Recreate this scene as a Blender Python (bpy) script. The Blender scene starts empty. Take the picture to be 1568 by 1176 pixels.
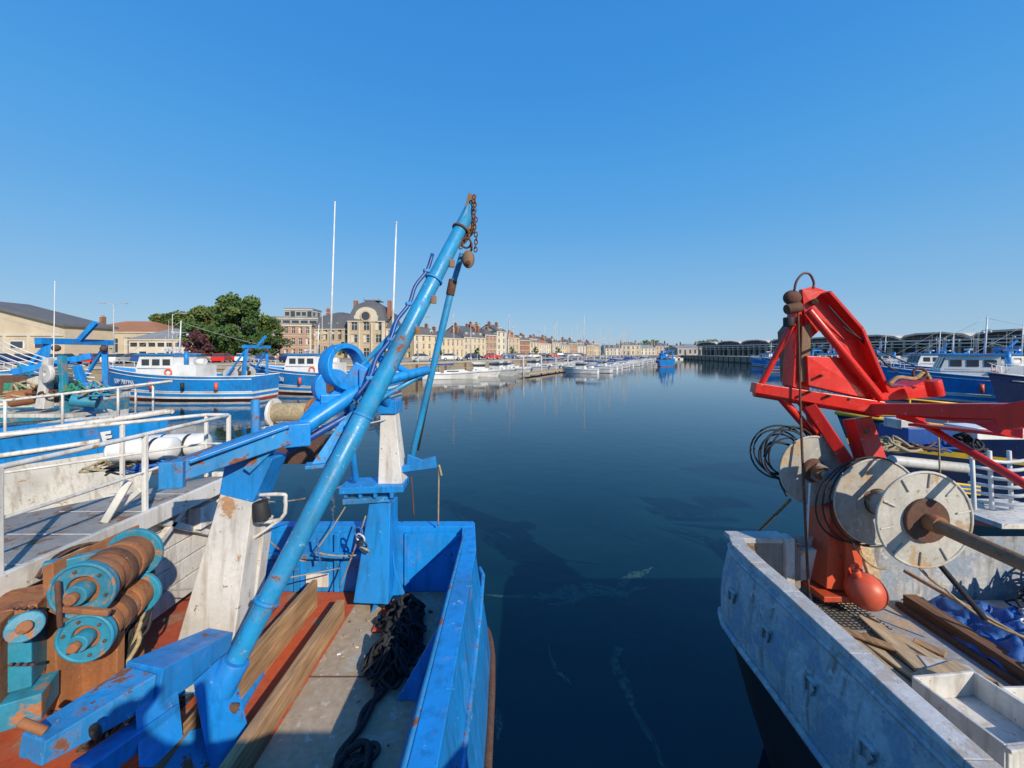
import bpy, bmesh, math, random
from mathutils import Vector, Matrix, noise as mn
random.seed(7)
R=random.random
def U(a,b): return a+(b-a)*random.random()
H=3.8      # eye height above the water
G=2.2      # quay level
V=Vector
def S(u,v,d):
    # survey helper: bearing/elevation measured from the photograph, at real distance d (metres)
    return V(((u-784)/600*d, d, H+(540-v)/600*d))

sc=bpy.context.scene
# ------------------------------------------------------------------ materials
MATS={}
def newmat(name):
    m=bpy.data.materials.new(name); m.use_nodes=True
    nt=m.node_tree; b=nt.nodes['Principled BSDF']
    return m,nt,b
def ramp(nt,fac,p0,p1,c0=(0,0,0,1),c1=(1,1,1,1)):
    r=nt.nodes.new('ShaderNodeValToRGB')
    r.color_ramp.elements[0].position=p0; r.color_ramp.elements[1].position=p1
    r.color_ramp.elements[0].color=c0; r.color_ramp.elements[1].color=c1
    nt.links.new(fac,r.inputs[0]); return r.outputs[0]
def noise(nt,vec,scale,detail=6,rough=.6,dist=0):
    n=nt.nodes.new('ShaderNodeTexNoise'); n.inputs['Scale'].default_value=scale
    n.inputs['Detail'].default_value=detail; n.inputs['Roughness'].default_value=rough
    n.inputs['Distortion'].default_value=dist
    nt.links.new(vec,n.inputs['Vector']); return n.outputs['Fac']
def mixc(nt,fac,a,b,mode='MIX'):
    n=nt.nodes.new('ShaderNodeMix'); n.data_type='RGBA'; n.blend_type=mode
    for sock,val in ((n.inputs[0],fac),(n.inputs[6],a),(n.inputs[7],b)):
        if isinstance(val,(int,float)): sock.default_value=val
        elif isinstance(val,(tuple,list)): sock.default_value=(val[0],val[1],val[2],1)
        else: nt.links.new(val,sock)
    return n.outputs[2]
def coords(nt,scale=(1,1,1)):
    t=nt.nodes.new('ShaderNodeTexCoord'); mp=nt.nodes.new('ShaderNodeMapping')
    mp.inputs['Scale'].default_value=scale
    nt.links.new(t.outputs['Object'],mp.inputs[0]); return mp.outputs[0]
def bump(nt,b,h,strength,dist=.01):
    n=nt.nodes.new('ShaderNodeBump'); n.inputs['Strength'].default_value=strength; n.inputs['Distance'].default_value=dist
    nt.links.new(h,n.inputs['Height']); nt.links.new(n.outputs[0],b.inputs['Normal'])
def paint(name,col,rust=.64,rough=.45,scale=4,dirt=.35,rustcol=(.13,.05,.022),bs=.25,stretch=(1,1,1),metal=0,streak=.35,chips=.655):
    if name in MATS: return MATS[name]
    m,nt,b=newmat(name); c=coords(nt,stretch)
    n1=noise(nt,c,scale,10,.68,.3); n2=noise(nt,c,scale*.35,5,.6); n3=noise(nt,c,scale*9,4,.6)
    n4=noise(nt,coords(nt,(9,9,.9)),1.6,5,.6)          # vertical run-off streaks
    n5=noise(nt,c,scale*4.5,6,.7)                      # small chips in the paint
    d=tuple(x*.6+.02 for x in col)
    c1=mixc(nt,ramp(nt,n2,.42,.7),col,d)
    c1=mixc(nt,dirt*.5,c1,ramp(nt,n3,.3,.7,(.55,.5,.45,1),(1,1,1,1)),'MULTIPLY')
    c1=mixc(nt,streak,c1,ramp(nt,n4,.50,.68,(1,1,1,1),(.5,.42,.34,1)),'MULTIPLY')
    c1=mixc(nt,ramp(nt,n5,chips,chips+.02),c1,mixc(nt,ramp(nt,n1,.45,.52),tuple(min(.8,x*.5+.25) for x in col),rustcol))
    mask=ramp(nt,n1,rust,rust+.03)
    halo=ramp(nt,n1,rust-.05,rust)
    c1=mixc(nt,mixc(nt,.35,(0,0,0),halo),c1,tuple(min(1,x*.5+.10*k) for x,k in zip(col,(1.2,.8,.5))))
    c2=mixc(nt,mask,c1,mixc(nt,n3,rustcol,tuple(x*2.2 for x in rustcol)))
    nt.links.new(c2,b.inputs['Base Color'])
    nt.links.new(ramp(nt,n1,rust-.1,rust+.03,(rough,)*3+(1,),(.9,)*3+(1,)),b.inputs['Roughness'])
    b.inputs['Metallic'].default_value=metal
    h=mixc(nt,.5,n1,n5); bump(nt,b,h,bs,.012)
    MATS[name]=m; return m
def plain(name,col,rough=.6,metal=0,var=.25,scale=2,b_=.1):
    if name in MATS: return MATS[name]
    m,nt,b=newmat(name); c=coords(nt); n=noise(nt,c,scale,6)
    nt.links.new(mixc(nt,ramp(nt,n,.3,.7),tuple(x*(1-var) for x in col),tuple(min(1,x*(1+var)) for x in col)),b.inputs['Base Color'])
    b.inputs['Roughness'].default_value=rough; b.inputs['Metallic'].default_value=metal
    bump(nt,b,noise(nt,c,scale*8,4),b_,.01)
    MATS[name]=m; return m
def wood(name,col,stretch=(14,1.2,14),dark=.35):
    m,nt,b=newmat(name); c=coords(nt,stretch); n=noise(nt,c,2.2,8,.65,.4)
    n2=noise(nt,coords(nt),2,5)
    cc=mixc(nt,ramp(nt,n,.35,.65),tuple(x*dark for x in col),col)
    cc=mixc(nt,ramp(nt,n2,.45,.75),cc,tuple(x*.5 for x in col))
    nt.links.new(cc,b.inputs['Base Color']); b.inputs['Roughness'].default_value=.8; bump(nt,b,n,.5,.01); return m
def wallmat(name,col,brick=False,bscale=1.0,mortar=(.8,.76,.7)):
    m,nt,b=newmat(name); c=coords(nt)
    n=noise(nt,c,.35,6,.65); n2=noise(nt,c,4,5)
    base=mixc(nt,ramp(nt,n,.35,.7),col,tuple(x*.8 for x in col))
    if brick:
        sp=nt.nodes.new('ShaderNodeSeparateXYZ'); nt.links.new(c,sp.inputs[0])
        ad=nt.nodes.new('ShaderNodeMath'); ad.operation='ADD'; nt.links.new(sp.outputs[0],ad.inputs[0]); nt.links.new(sp.outputs[1],ad.inputs[1])
        cb=nt.nodes.new('ShaderNodeCombineXYZ'); nt.links.new(ad.outputs[0],cb.inputs[0]); nt.links.new(sp.outputs[2],cb.inputs[1])
        bt=nt.nodes.new('ShaderNodeTexBrick'); nt.links.new(cb.outputs[0],bt.inputs['Vector'])
        bt.inputs['Scale'].default_value=bscale; bt.inputs['Color1'].default_value=(1,1,1,1); bt.inputs['Color2'].default_value=(.7,.7,.7,1)
        bt.inputs['Mortar'].default_value=(*mortar,1); bt.inputs['Mortar Size'].default_value=.015
        base=mixc(nt,1.0,base,bt.outputs[0],'MULTIPLY')
    base=mixc(nt,.3,base,ramp(nt,n2,.3,.7,(.7,.68,.65,1),(1,1,1,1)),'MULTIPLY')
    nt.links.new(base,b.inputs['Base Color']); b.inputs['Roughness'].default_value=.85; bump(nt,b,n2,.2,.02); return m

blue=paint('boat_blue_paint',(.010,.27,.74),.64,.38,3.2,streak=.5,chips=.635)
blue2=paint('boat_blue_worn',(.014,.29,.70),.575,.5,5,chips=.61,streak=.5)
tealblue=paint('derrick_blue',(.02,.30,.60),.60,.35,5,chips=.615)
dblue=paint('dark_blue_paint',(.01,.08,.34),.7,.4,3)
navy=paint('navy_paint',(.005,.022,.10),.72,.35,2)
white=paint('boat_white_paint',(.76,.74,.69),.62,.45,3.5,.5,(.26,.15,.08),streak=.6,chips=.625)
white2=paint('clean_white_paint',(.82,.82,.80),.76,.4,1.5,.2,(.4,.3,.2),streak=.2,chips=.72)
wgrey=paint('worn_hull_white',(.50,.525,.55),.515,.7,3.6,1.0,(.17,.20,.24),.9,streak=.95,chips=.565)
wcap=paint('worn_rail_white',(.60,.61,.61),.55,.7,5,.9,(.26,.23,.20),.7,streak=.3,chips=.60)
dkgrey=paint('old_grey_paint',(.33,.32,.30),.55,.7,5,.8,(.12,.07,.04),.6)
red=paint('red_paint',(.72,.022,.012),.67,.32,4,.3,(.15,.03,.015),streak=.35,chips=.64)
redor=paint('red_orange_paint',(.62,.075,.02),.64,.45,4)
deckred=paint('red_deck',(.50,.09,.03),.58,.7,3,.7,(.18,.10,.06),.5)
turq=paint('turquoise_paint',(.025,.28,.43),.56,.5,6,.6,(.24,.10,.04))
rust=paint('rusty_steel',(.12,.055,.03),.5,.85,7,.8,(.07,.03,.02),.7)
rusto=paint('rust_orange',(.38,.15,.055),.55,.8,6,.7,(.15,.055,.025),.7)
rustb=paint('rust_brown_block',(.26,.15,.08),.58,.7,9,.7,(.10,.05,.03),.6)
black=plain('black_rubber',(.02,.02,.022),.7)
netblk=plain('black_net_rope',(.022,.022,.025),.9,0,.4,20,.6)
ropey=plain('old_rope',(.38,.30,.18),.95,0,.3,30,.5)
ropeb=plain('blue_rope',(.03,.14,.42),.9,0,.3,30,.5)
tarpm=paint('blue_tarpaulin',(.015,.13,.46),.66,.55,3,.5,(.10,.12,.16),.8)
steel=paint('galvanised',(.55,.56,.56),.63,.5,4,.5,(.3,.2,.12),.4)
decksteel=paint('grey_deck_paint',(.44,.45,.47),.54,.75,3.5,.8,(.27,.20,.14),.5,chips=.60)
drumw=paint('drum_grey_white',(.56,.54,.48),.56,.5,3.6,.8,(.26,.19,.12),.3,chips=.60)
deckgry=paint('worn_concrete_deck',(.44,.35,.25),.55,.85,2.6,.9,(.24,.21,.17),.5,chips=.61)
orange=paint('orange_buoy',(.82,.12,.05),.68,.45,4,.4,(.5,.2,.12),.2)
timber=wood('oak_timber',(.50,.30,.15),dark=.4)
plank=wood('pale_planks',(.62,.46,.28),dark=.45)
timberd=wood('dark_timber',(.24,.12,.06))
glass,nt,b=newmat('window_glass'); b.inputs['Base Color'].default_value=(.05,.06,.075,1); b.inputs['Roughness'].default_value=.08
hullred=paint('antifouling_red',(.45,.07,.03),.7,.6,2)
green=plain('green_net',(.03,.22,.14),.9,0,.3,20,.5)
yellow=plain('yellow_paint',(.7,.45,.03),.5)
cover=plain('blue_canvas',(.03,.08,.25),.8)
slate=wallmat('slate_roof',(.12,.125,.14)); zinc=wallmat('zinc_roof',(.26,.27,.29)); zincd=wallmat('dark_sheet_roof',(.15,.15,.155)); tile=wallmat('terracotta_roof',(.40,.18,.09))
cream=wallmat('cream_render',(.68,.55,.37)); beige=wallmat('beige_render',(.64,.53,.38)); stonew=wallmat('pale_stone',(.56,.43,.28))
offw=wallmat('offwhite_render',(.72,.65,.54)); brickm=wallmat('red_brick',(.42,.19,.12),True,2.2); brickp=wallmat('pink_brick',(.52,.33,.24),True,2.2)
greyw=wallmat('grey_concrete',(.40,.39,.37)); trim=wallmat('trim_stone',(.66,.60,.48))
shedw=wallmat('shed_wall',(.28,.26,.23)); shedd=wallmat('shed_dark',(.07,.075,.085)); shedr=wallmat('shed_roof',(.62,.57,.48))
quaystone=wallmat('quay_stone',(.38,.31,.21),True,.8)
coping=wallmat('coping_stone',(.44,.39,.32)); asphalt=wallmat('asphalt',(.06,.06,.06)); linew=plain('road_paint',(.75,.75,.72),.8)
groundm=wallmat('quay_paving',(.36,.30,.22)); bark=plain('bark',(.10,.07,.05),.9,0,.3,6,.5)
def leaf(name,col):
    m,nt,b=newmat(name); c=coords(nt); n=noise(nt,c,.8,4)
    nt.links.new(mixc(nt,ramp(nt,n,.35,.65),tuple(x*.55 for x in col),col),b.inputs['Base Color']); b.inputs['Roughness'].default_value=.75; return m
leafd=leaf('leaf_dark',(.055,.12,.022)); leafl=leaf('leaf_light',(.12,.18,.035)); leafo=leaf('leaf_olive',(.19,.17,.04)); leafp=leaf('leaf_copper',(.10,.03,.035))

# ------------------------------------------------------------------ builder
class Obj:
    def __init__(s,name,loc=(0,0,0),rz=0,bevel=0):
        s.name=name; s.loc=loc; s.rz=rz; s.bevel=bevel; s.p={}; s.extra=[]
    def bm(s,part,mat):
        k=part+'|'+mat.name
        if k not in s.p: s.p[k]=(bmesh.new(),mat,part)
        return s.p[k][0]
    def face(s,bm,vs,sm=False):
        try:
            f=bm.faces.new(vs); f.smooth=sm
        except ValueError: pass
    def poly(s,part,mat,pts,sm=False):
        bm=s.bm(part,mat); s.face(bm,[bm.verts.new(p) for p in pts],sm)
    def hexa(s,part,mat,a,b_):
        bm=s.bm(part,mat); A=[bm.verts.new(p) for p in a]; B=[bm.verts.new(p) for p in b_]
        n=len(A); s.face(bm,A[::-1]); s.face(bm,B)
        for i in range(n): s.face(bm,[A[i],A[(i+1)%n],B[(i+1)%n],B[i]])
    def box(s,part,mat,c,size,rz=0):
        c=V(c); x,y,z=[v/2 for v in size]; M=Matrix.Rotation(rz,3,'Z')
        lo=[c+M@V(p) for p in ((-x,-y,-z),(x,-y,-z),(x,y,-z),(-x,y,-z))]
        s.hexa(part,mat,lo,[p+V((0,0,2*z)) for p in lo])
    def beam(s,part,mat,p1,p2,w1,h1,w2=None,h2=None,up=(0,0,1)):
        p1=V(p1);p2=V(p2); w2=w1 if w2 is None else w2; h2=h1 if h2 is None else h2
        d=(p2-p1).normalized(); r=d.cross(V(up))
        if r.length<1e-3: r=d.cross(V((0,1,0)))
        r.normalize(); u=r.cross(d).normalized()
        q=lambda p,w,h:[p-r*w/2-u*h/2,p+r*w/2-u*h/2,p+r*w/2+u*h/2,p-r*w/2+u*h/2]
        s.hexa(part,mat,q(p1,w1,h1),q(p2,w2,h2))
    def prism(s,part,mat,pts,vec):
        vec=V(vec); s.hexa(part,mat,[V(p) for p in pts],[V(p)+vec for p in pts])
    def cyl(s,part,mat,p1,p2,r1,r2=None,n=14,caps=True):
        p1=V(p1);p2=V(p2); r2=r1 if r2 is None else r2
        d=(p2-p1).normalized(); a=d.orthogonal().normalized(); b_=d.cross(a)
        bm=s.bm(part,mat)
        A=[bm.verts.new(p1+(a*math.cos(t)+b_*math.sin(t))*r1) for t in [2*math.pi*i/n for i in range(n)]]
        B=[bm.verts.new(p2+(a*math.cos(t)+b_*math.sin(t))*r2) for t in [2*math.pi*i/n for i in range(n)]]
        for i in range(n): s.face(bm,[A[i],A[(i+1)%n],B[(i+1)%n],B[i]],True)
        if caps: s.face(bm,A[::-1]); s.face(bm,B)
    def ring(s,part,mat,c,axis,ro,ri,w,n=28):
        c=V(c);d=V(axis).normalized(); a=d.orthogonal().normalized(); b_=d.cross(a); bm=s.bm(part,mat)
        L=[]
        for (r,o) in ((ro,-w/2),(ro,w/2),(ri,w/2),(ri,-w/2)):
            L.append([bm.verts.new(c+d*o+(a*math.cos(t)+b_*math.sin(t))*r) for t in [2*math.pi*i/n for i in range(n)]])
        for k in range(4):
            A=L[k];B=L[(k+1)%4]
            for i in range(n): s.face(bm,[A[i],A[(i+1)%n],B[(i+1)%n],B[i]],k%2==0)
    def tube(s,part,mat,pts,r,n=7,smooth=4):
        pts=[V(p) for p in pts]
        if smooth>1 and len(pts)>2:
            q=[pts[0]*2-pts[1]]+pts+[pts[-1]*2-pts[-2]]; out=[]
            for i in range(1,len(q)-2):
                for k in range(smooth):
                    t=k/smooth; a,b_,c,d=q[i-1],q[i],q[i+1],q[i+2]
                    out.append(.5*((2*b_)+(c-a)*t+(2*a-5*b_+4*c-d)*t*t+(3*b_-a-3*c+d)*t**3))
            out.append(pts[-1]); pts=out
        bm=s.bm(part,mat); prev=None; a=(pts[1]-pts[0]).orthogonal().normalized()
        for i,p in enumerate(pts):
            d=(pts[min(i+1,len(pts)-1)]-pts[max(i-1,0)])
            if d.length<1e-6: continue
            d.normalize(); a=(a-d*a.dot(d))
            if a.length<1e-4: a=d.orthogonal()
            a.normalize(); b_=d.cross(a)
            cur=[bm.verts.new(p+(a*math.cos(t)+b_*math.sin(t))*r) for t in [2*math.pi*j/n for j in range(n)]]
            if prev:
                for j in range(n): s.face(bm,[prev[j],prev[(j+1)%n],cur[(j+1)%n],cur[j]],True)
            else: s.face(bm,cur[::-1])
            prev=cur
        s.face(bm,prev)
    def torus(s,part,mat,c,axis,Rr,r,n=18,m=8,stretch=None):
        c=V(c);d=V(axis).normalized()
        a=V(stretch).normalized() if stretch is not None else d.orthogonal().normalized()
        b_=d.cross(a).normalized(); k=1.5 if stretch is not None else 1; bm=s.bm(part,mat); Rg=[]
        for i in range(n):
            t=2*math.pi*i/n; rad=a*math.cos(t)*k+b_*math.sin(t)
            nr=(a*math.cos(t)+b_*math.sin(t))
            Rg.append([bm.verts.new(c+rad*Rr+nr*r*math.cos(f)+d*r*math.sin(f)) for f in [2*math.pi*j/m for j in range(m)]])
        for i in range(n):
            for j in range(m): s.face(bm,[Rg[i][j],Rg[(i+1)%n][j],Rg[(i+1)%n][(j+1)%m],Rg[i][(j+1)%m]],True)
    def sphere(s,part,mat,c,r,sc_=(1,1,1),n=16):
        bm=s.bm(part,mat); M=Matrix.Translation(c)@Matrix.Diagonal((*[r*k for k in sc_],1))
        g=bmesh.ops.create_uvsphere(bm,u_segments=n,v_segments=n//2+2,radius=1,matrix=M)
        for v in g['verts']:
            for f in v.link_faces: f.smooth=True
    def mound(s,part,mat,c,rx,ry,h,rot=0,n=26,freq=7,amp=.35,sharp=False):
        bm=s.bm(part,mat); c=V(c); M=Matrix.Rotation(rot,3,'Z'); g=[]
        for i in range(n+1):
            row=[]
            for j in range(n+1):
                x=i/n*2-1;y=j/n*2-1; rr=math.sqrt(x*x+y*y)*(1+.18*mn.noise(V((x*2+c.x*9,y*2,c.y*5))))
                z=max(0,1-rr*rr)**.6 if rr<1 else 0
                k=mn.noise(V((x*rx*freq+c.x,y*ry*freq+c.y,3)))+.5*mn.noise(V((x*rx*freq*2.3,y*ry*freq*2.3+c.y,7)))
                zz=h*z*(1+amp*2*k)-(.06 if rr>=1 else 0)
                row.append(bm.verts.new(c+M@V((x*rx,y*ry,0))+V((0,0,zz))))
            g.append(row)
        for i in range(n):
            for j in range(n): s.face(bm,[g[i][j],g[i+1][j],g[i+1][j+1],g[i][j+1]],True)
    def rope(s,part,mat,p1,p2,sag,r=.01,n=10):
        p1=V(p1);p2=V(p2)
        s.tube(part,mat,[p1.lerp(p2,i/n)-V((0,0,sag*4*(i/n)*(1-i/n))) for i in range(n+1)],r,6,1)
    def pile(s,part,mat,c,rad,n,r=.02,hgt=.1):
        c=V(c); pts=[]
        a=0
        for i in range(n):
            a+=U(.5,1.1)*(1 if R()<.8 else -1.5); k=U(.15,1)
            pts.append(c+V((math.cos(a)*rad[0]*k,math.sin(a)*rad[1]*k,U(.0,1)*hgt*(1.1-k)+r)))
        s.tube(part,mat,pts,r,6,4)
    def finish(s):
        e=bpy.data.objects.new(s.name,None); e.empty_display_size=.5
        sc.collection.objects.link(e); e.location=s.loc; e.rotation_euler=(0,0,s.rz)
        for k,(bm,mat,part) in s.p.items():
            me=bpy.data.meshes.new(part); bmesh.ops.recalc_face_normals(bm,faces=bm.faces[:])
            bm.to_mesh(me); bm.free(); me.materials.append(mat)
            ob=bpy.data.objects.new(part,me); sc.collection.objects.link(ob); ob.parent=e
            if s.bevel and part not in NOBEV:
                md=ob.modifiers.new('bevel','BEVEL'); md.width=s.bevel; md.segments=2; md.limit_method='ANGLE'; md.angle_limit=math.radians(50)
        for ob in s.extra:
            ob.parent=e
        return e
NOBEV={'ropes','net','chain','hoses','tarpaulin'}
def dup(e,loc,rz,name=None,scale=1):
    n=bpy.data.objects.new(name or e.name.split('.')[0],None); sc.collection.objects.link(n)
    n.location=loc; n.rotation_euler=(0,0,rz); n.scale=(scale,)*3
    for c in e.children:
        k=bpy.data.objects.new(c.name.split('.')[0],c.data); sc.collection.objects.link(k); k.parent=n
        k.matrix_local=c.matrix_local.copy()
    return n
def text_on(o,body,mat,size,M):
    cu=bpy.data.curves.new('registration','FONT'); cu.body=body; cu.size=size; cu.extrude=.01; cu.offset=.012; cu.align_x='CENTER'; cu.align_y='CENTER'
    cu.materials.append(mat); ob=bpy.data.objects.new('registration',cu); sc.collection.objects.link(ob); ob.matrix_basis=M; o.extra.append(ob)

# ------------------------------------------------------------------ terrain, water, quay walls
basin=[(-90,-6),(-90,38),(-28,42),(-12,60),(42,175),(78,232),(100,231),(68,50),(64,-6)]
bm=bmesh.new()
outer=[(-3000,-3000),(3000,-3000),(3000,3000),(-3000,3000)]
ed=[]
for loop in (outer,basin):
    vs=[bm.verts.new((x,y,G)) for x,y in loop]
    for i in range(len(vs)): ed.append(bm.edges.new((vs[i],vs[(i+1)%len(vs)])))
bmesh.ops.triangle_fill(bm,use_beauty=True,edges=ed)
bmesh.ops.recalc_face_normals(bm,faces=bm.faces[:])
for f in bm.faces:
    if f.normal.z<0: f.normal_flip()
me=bpy.data.meshes.new('ground'); bm.to_mesh(me); me.materials.append(groundm)
sc.collection.objects.link(bpy.data.objects.new('ground',me))
q=Obj('quay_wall')
for i in range(len(basin)):
    a=V((*basin[i],0));b2=V((*basin[(i+1)%len(basin)],0))
    q.poly('wall',quaystone,[a+V((0,0,-2)),b2+V((0,0,-2)),b2+V((0,0,G-.004)),a+V((0,0,G-.004))])
    d=(b2-a).normalized(); nn=V((-d.y,d.x,0))
    q.beam('coping',coping,a+nn*.25+V((0,0,G+.02)),b2+nn*.25+V((0,0,G+.02)),.7,.30)
    q.beam('weed_band',shedd,a-nn*.03+V((0,0,.15)),b2-nn*.03+V((0,0,.15)),.05,.5)
    L=(b2-a).length; k=int(L/6)
    if i not in (0,8):
        for j in range(k):
            p=a+d*(6*j+3); q.box('fenders',timberd,p+nn*(-.12)+V((0,0,1.0)),(.25,.25,2.2))
            if j%2: 
                q.cyl('bollards',black,p+nn*.6+V((0,0,G)),p+nn*.6+V((0,0,G+.45)),.13,.17,8)
q.finish()
# jetty under the photographer
j=Obj('jetty',bevel=.01)
j.box('slab',coping,(.72,-3.1,G-.15),(1.7,6.1,.3)); j.box('parapet_shadow_caster',greyw,(.72,-.28,G+.55),(1.7,.3,1.10))  # unseen parapet wall, added to cast shade over the near deck
for y in (-1,-4): j.cyl('pile',timberd,(.2,y,-2),(.2,y,G-.3),.18); j.cyl('pile',timberd,(1.3,y,-2),(1.3,y,G-.3),.18)
j.finish()
# water
m,nt,b=newmat('harbour_water'); c=coords(nt)
b.inputs['Roughness'].default_value=.03; b.inputs['IOR'].default_value=1.36
n1=noise(nt,c,1.6,3,.55); n2=noise(nt,c,.22,3,.5)
h=mixc(nt,.55,n1,n2); bump(nt,b,h,.17,.08)
nt.links.new(mixc(nt,ramp(nt,noise(nt,c,.35,5,.6,.8),.4,.75),(.002,.017,.030),(.004,.028,.036)),b.inputs['Base Color'])
me=bpy.data.meshes.new('water'); me.from_pydata([(-95,-10,0),(110,-10,0),(110,240,0),(-95,240,0)],[],[(0,1,2,3)]); me.materials.append(m)
sc.collection.objects.link(bpy.data.objects.new('water',me))
# floating scum
m,nt,b=newmat('scum'); c=coords(nt); b.inputs['Base Color'].default_value=(.16,.34,.30,1); b.inputs['Roughness'].default_value=.6
nt.links.new(ramp(nt,noise(nt,c,7,10,.75,2.0),.42,.70,(0,0,0,1),(.42,)*3+(1,)),b.inputs['Alpha'])
o=Obj('floating_scum')
def ribbon(pts,ws):
    P=[V((*p,.004)) for p in pts]; pts=[];w2=[]
    for i in range(len(P)-1):
        for k in range(8):
            t=k/8; p=P[i].lerp(P[i+1],t); nz=mn.noise(p*2.2)*.14; pts.append(p+V((nz,mn.noise(p*2.2+V((9,9,0)))*.14,0))); w2.append((ws[i]*(1-t)+ws[i+1]*t)*(.35+1.2*abs(mn.noise(p*5))+.3*R()))
    pts.append(P[-1]); w2.append(.01); L=[];Rr=[]
    for i,p in enumerate(pts):
        d=(pts[min(i+1,len(pts)-1)]-pts[max(0,i-1)]).normalized(); n_=V((-d.y,d.x,0)); L.append(p+n_*w2[i]/2);Rr.append(p-n_*w2[i]/2)
    for i in range(len(pts)-1): o.poly('streak',m,[L[i],L[i+1],Rr[i+1],Rr[i]])
def F(u,v):
    d=600*H/(v-540); return ((u-784)/600*d,d)
ribbon([F(745,915),F(800,918),F(850,912),F(890,908),F(940,900),F(975,885),F(1000,868)],[.04,.14,.26,.42,.25,.22,.03])
ribbon([F(840,925),F(880,920),F(930,910),F(995,900)],[.04,.14,.16,.06])
ribbon([F(945,990),F(955,1040),F(965,1080),F(990,1130),F(1020,1176)],[.10,.20,.09,.07,.05])
ribbon([F(840,990),F(855,1030),F(875,1050)],[.02,.08,.03])
ribbon([F(765,1085),F(770,1110),F(765,1130)],[.02,.1,.02])
o.finish()

# ------------------------------------------------------------------ buildings
def facade(o,p0,p1,z0,z1,bays,floors,wall,ww=.42,wh=.58,rec=.22,frame=None):
    p0=V((p0[0],p0[1],0));p1=V((p1[0],p1[1],0)); u=(p1-p0); L=u.length; u.normalize(); n=V((u.y,-u.x,0)); hf=(z1-z0)/floors
    P=lambda a,z,off=0: p0+u*a+V((0,0,z))+n*off
    bw=L/bays
    for f in range(floors):
        a0z=z0+f*hf; a1z=a0z+hf
        for k in range(bays):
            x0=k*bw;x1=x0+bw; w=bw*ww; hx=hf*wh
            if f==0 and k%3==1: wz0=a0z+.1; wz1=a0z+hf*.78
            else: wz0=a0z+hf*.24; wz1=wz0+hx
            a=x0+(bw-w)/2; b_=a+w
            o.poly('walls',wall,[P(x0,a0z),P(x1,a0z),P(x1,wz0),P(x0,wz0)])
            o.poly('walls',wall,[P(x0,wz1),P(x1,wz1),P(x1,a1z),P(x0,a1z)])
            o.poly('walls',wall,[P(x0,wz0),P(a,wz0),P(a,wz1),P(x0,wz1)])
            o.poly('walls',wall,[P(b_,wz0),P(x1,wz0),P(x1,wz1),P(b_,wz1)])
            for (e,g) in (((a,wz0),(b_,wz0)),((b_,wz0),(b_,wz1)),((b_,wz1),(a,wz1)),((a,wz1),(a,wz0))):
                o.poly('walls',wall,[P(*e),P(*g),P(g[0],g[1],-rec),P(e[0],e[1],-rec)])
            o.poly('windows',glass,[P(a,wz0,-rec),P(b_,wz0,-rec),P(b_,wz1,-rec),P(a,wz1,-rec)])
            if frame:
                mid=(a+b_)/2; t=.07
                for xx in (a+t/2,mid,b_-t/2): o.poly('window_frames',frame,[P(xx-t/2,wz0,-rec+.03),P(xx+t/2,wz0,-rec+.03),P(xx+t/2,wz1,-rec+.03),P(xx-t/2,wz1,-rec+.03)])
                zz=wz0+(wz1-wz0)*.65
                o.poly('window_frames',frame,[P(a,zz,-rec+.035),P(b_,zz,-rec+.035),P(b_,zz+.08,-rec+.035),P(a,zz+.08,-rec+.035)])
                o.beam('sills',trim,P(a-.1,wz0-.07,.06),P(b_+.1,wz0-.07,.06),.16,.12)
                if R()<.35: o.poly('curtains',trim,[P(a+.05,wz0+.1,-rec+.015),P(a+w*.45,wz0+.1,-rec+.015),P(a+w*.4,wz1-.05,-rec+.015),P(a+.05,wz1-.05,-rec+.015)])
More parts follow.
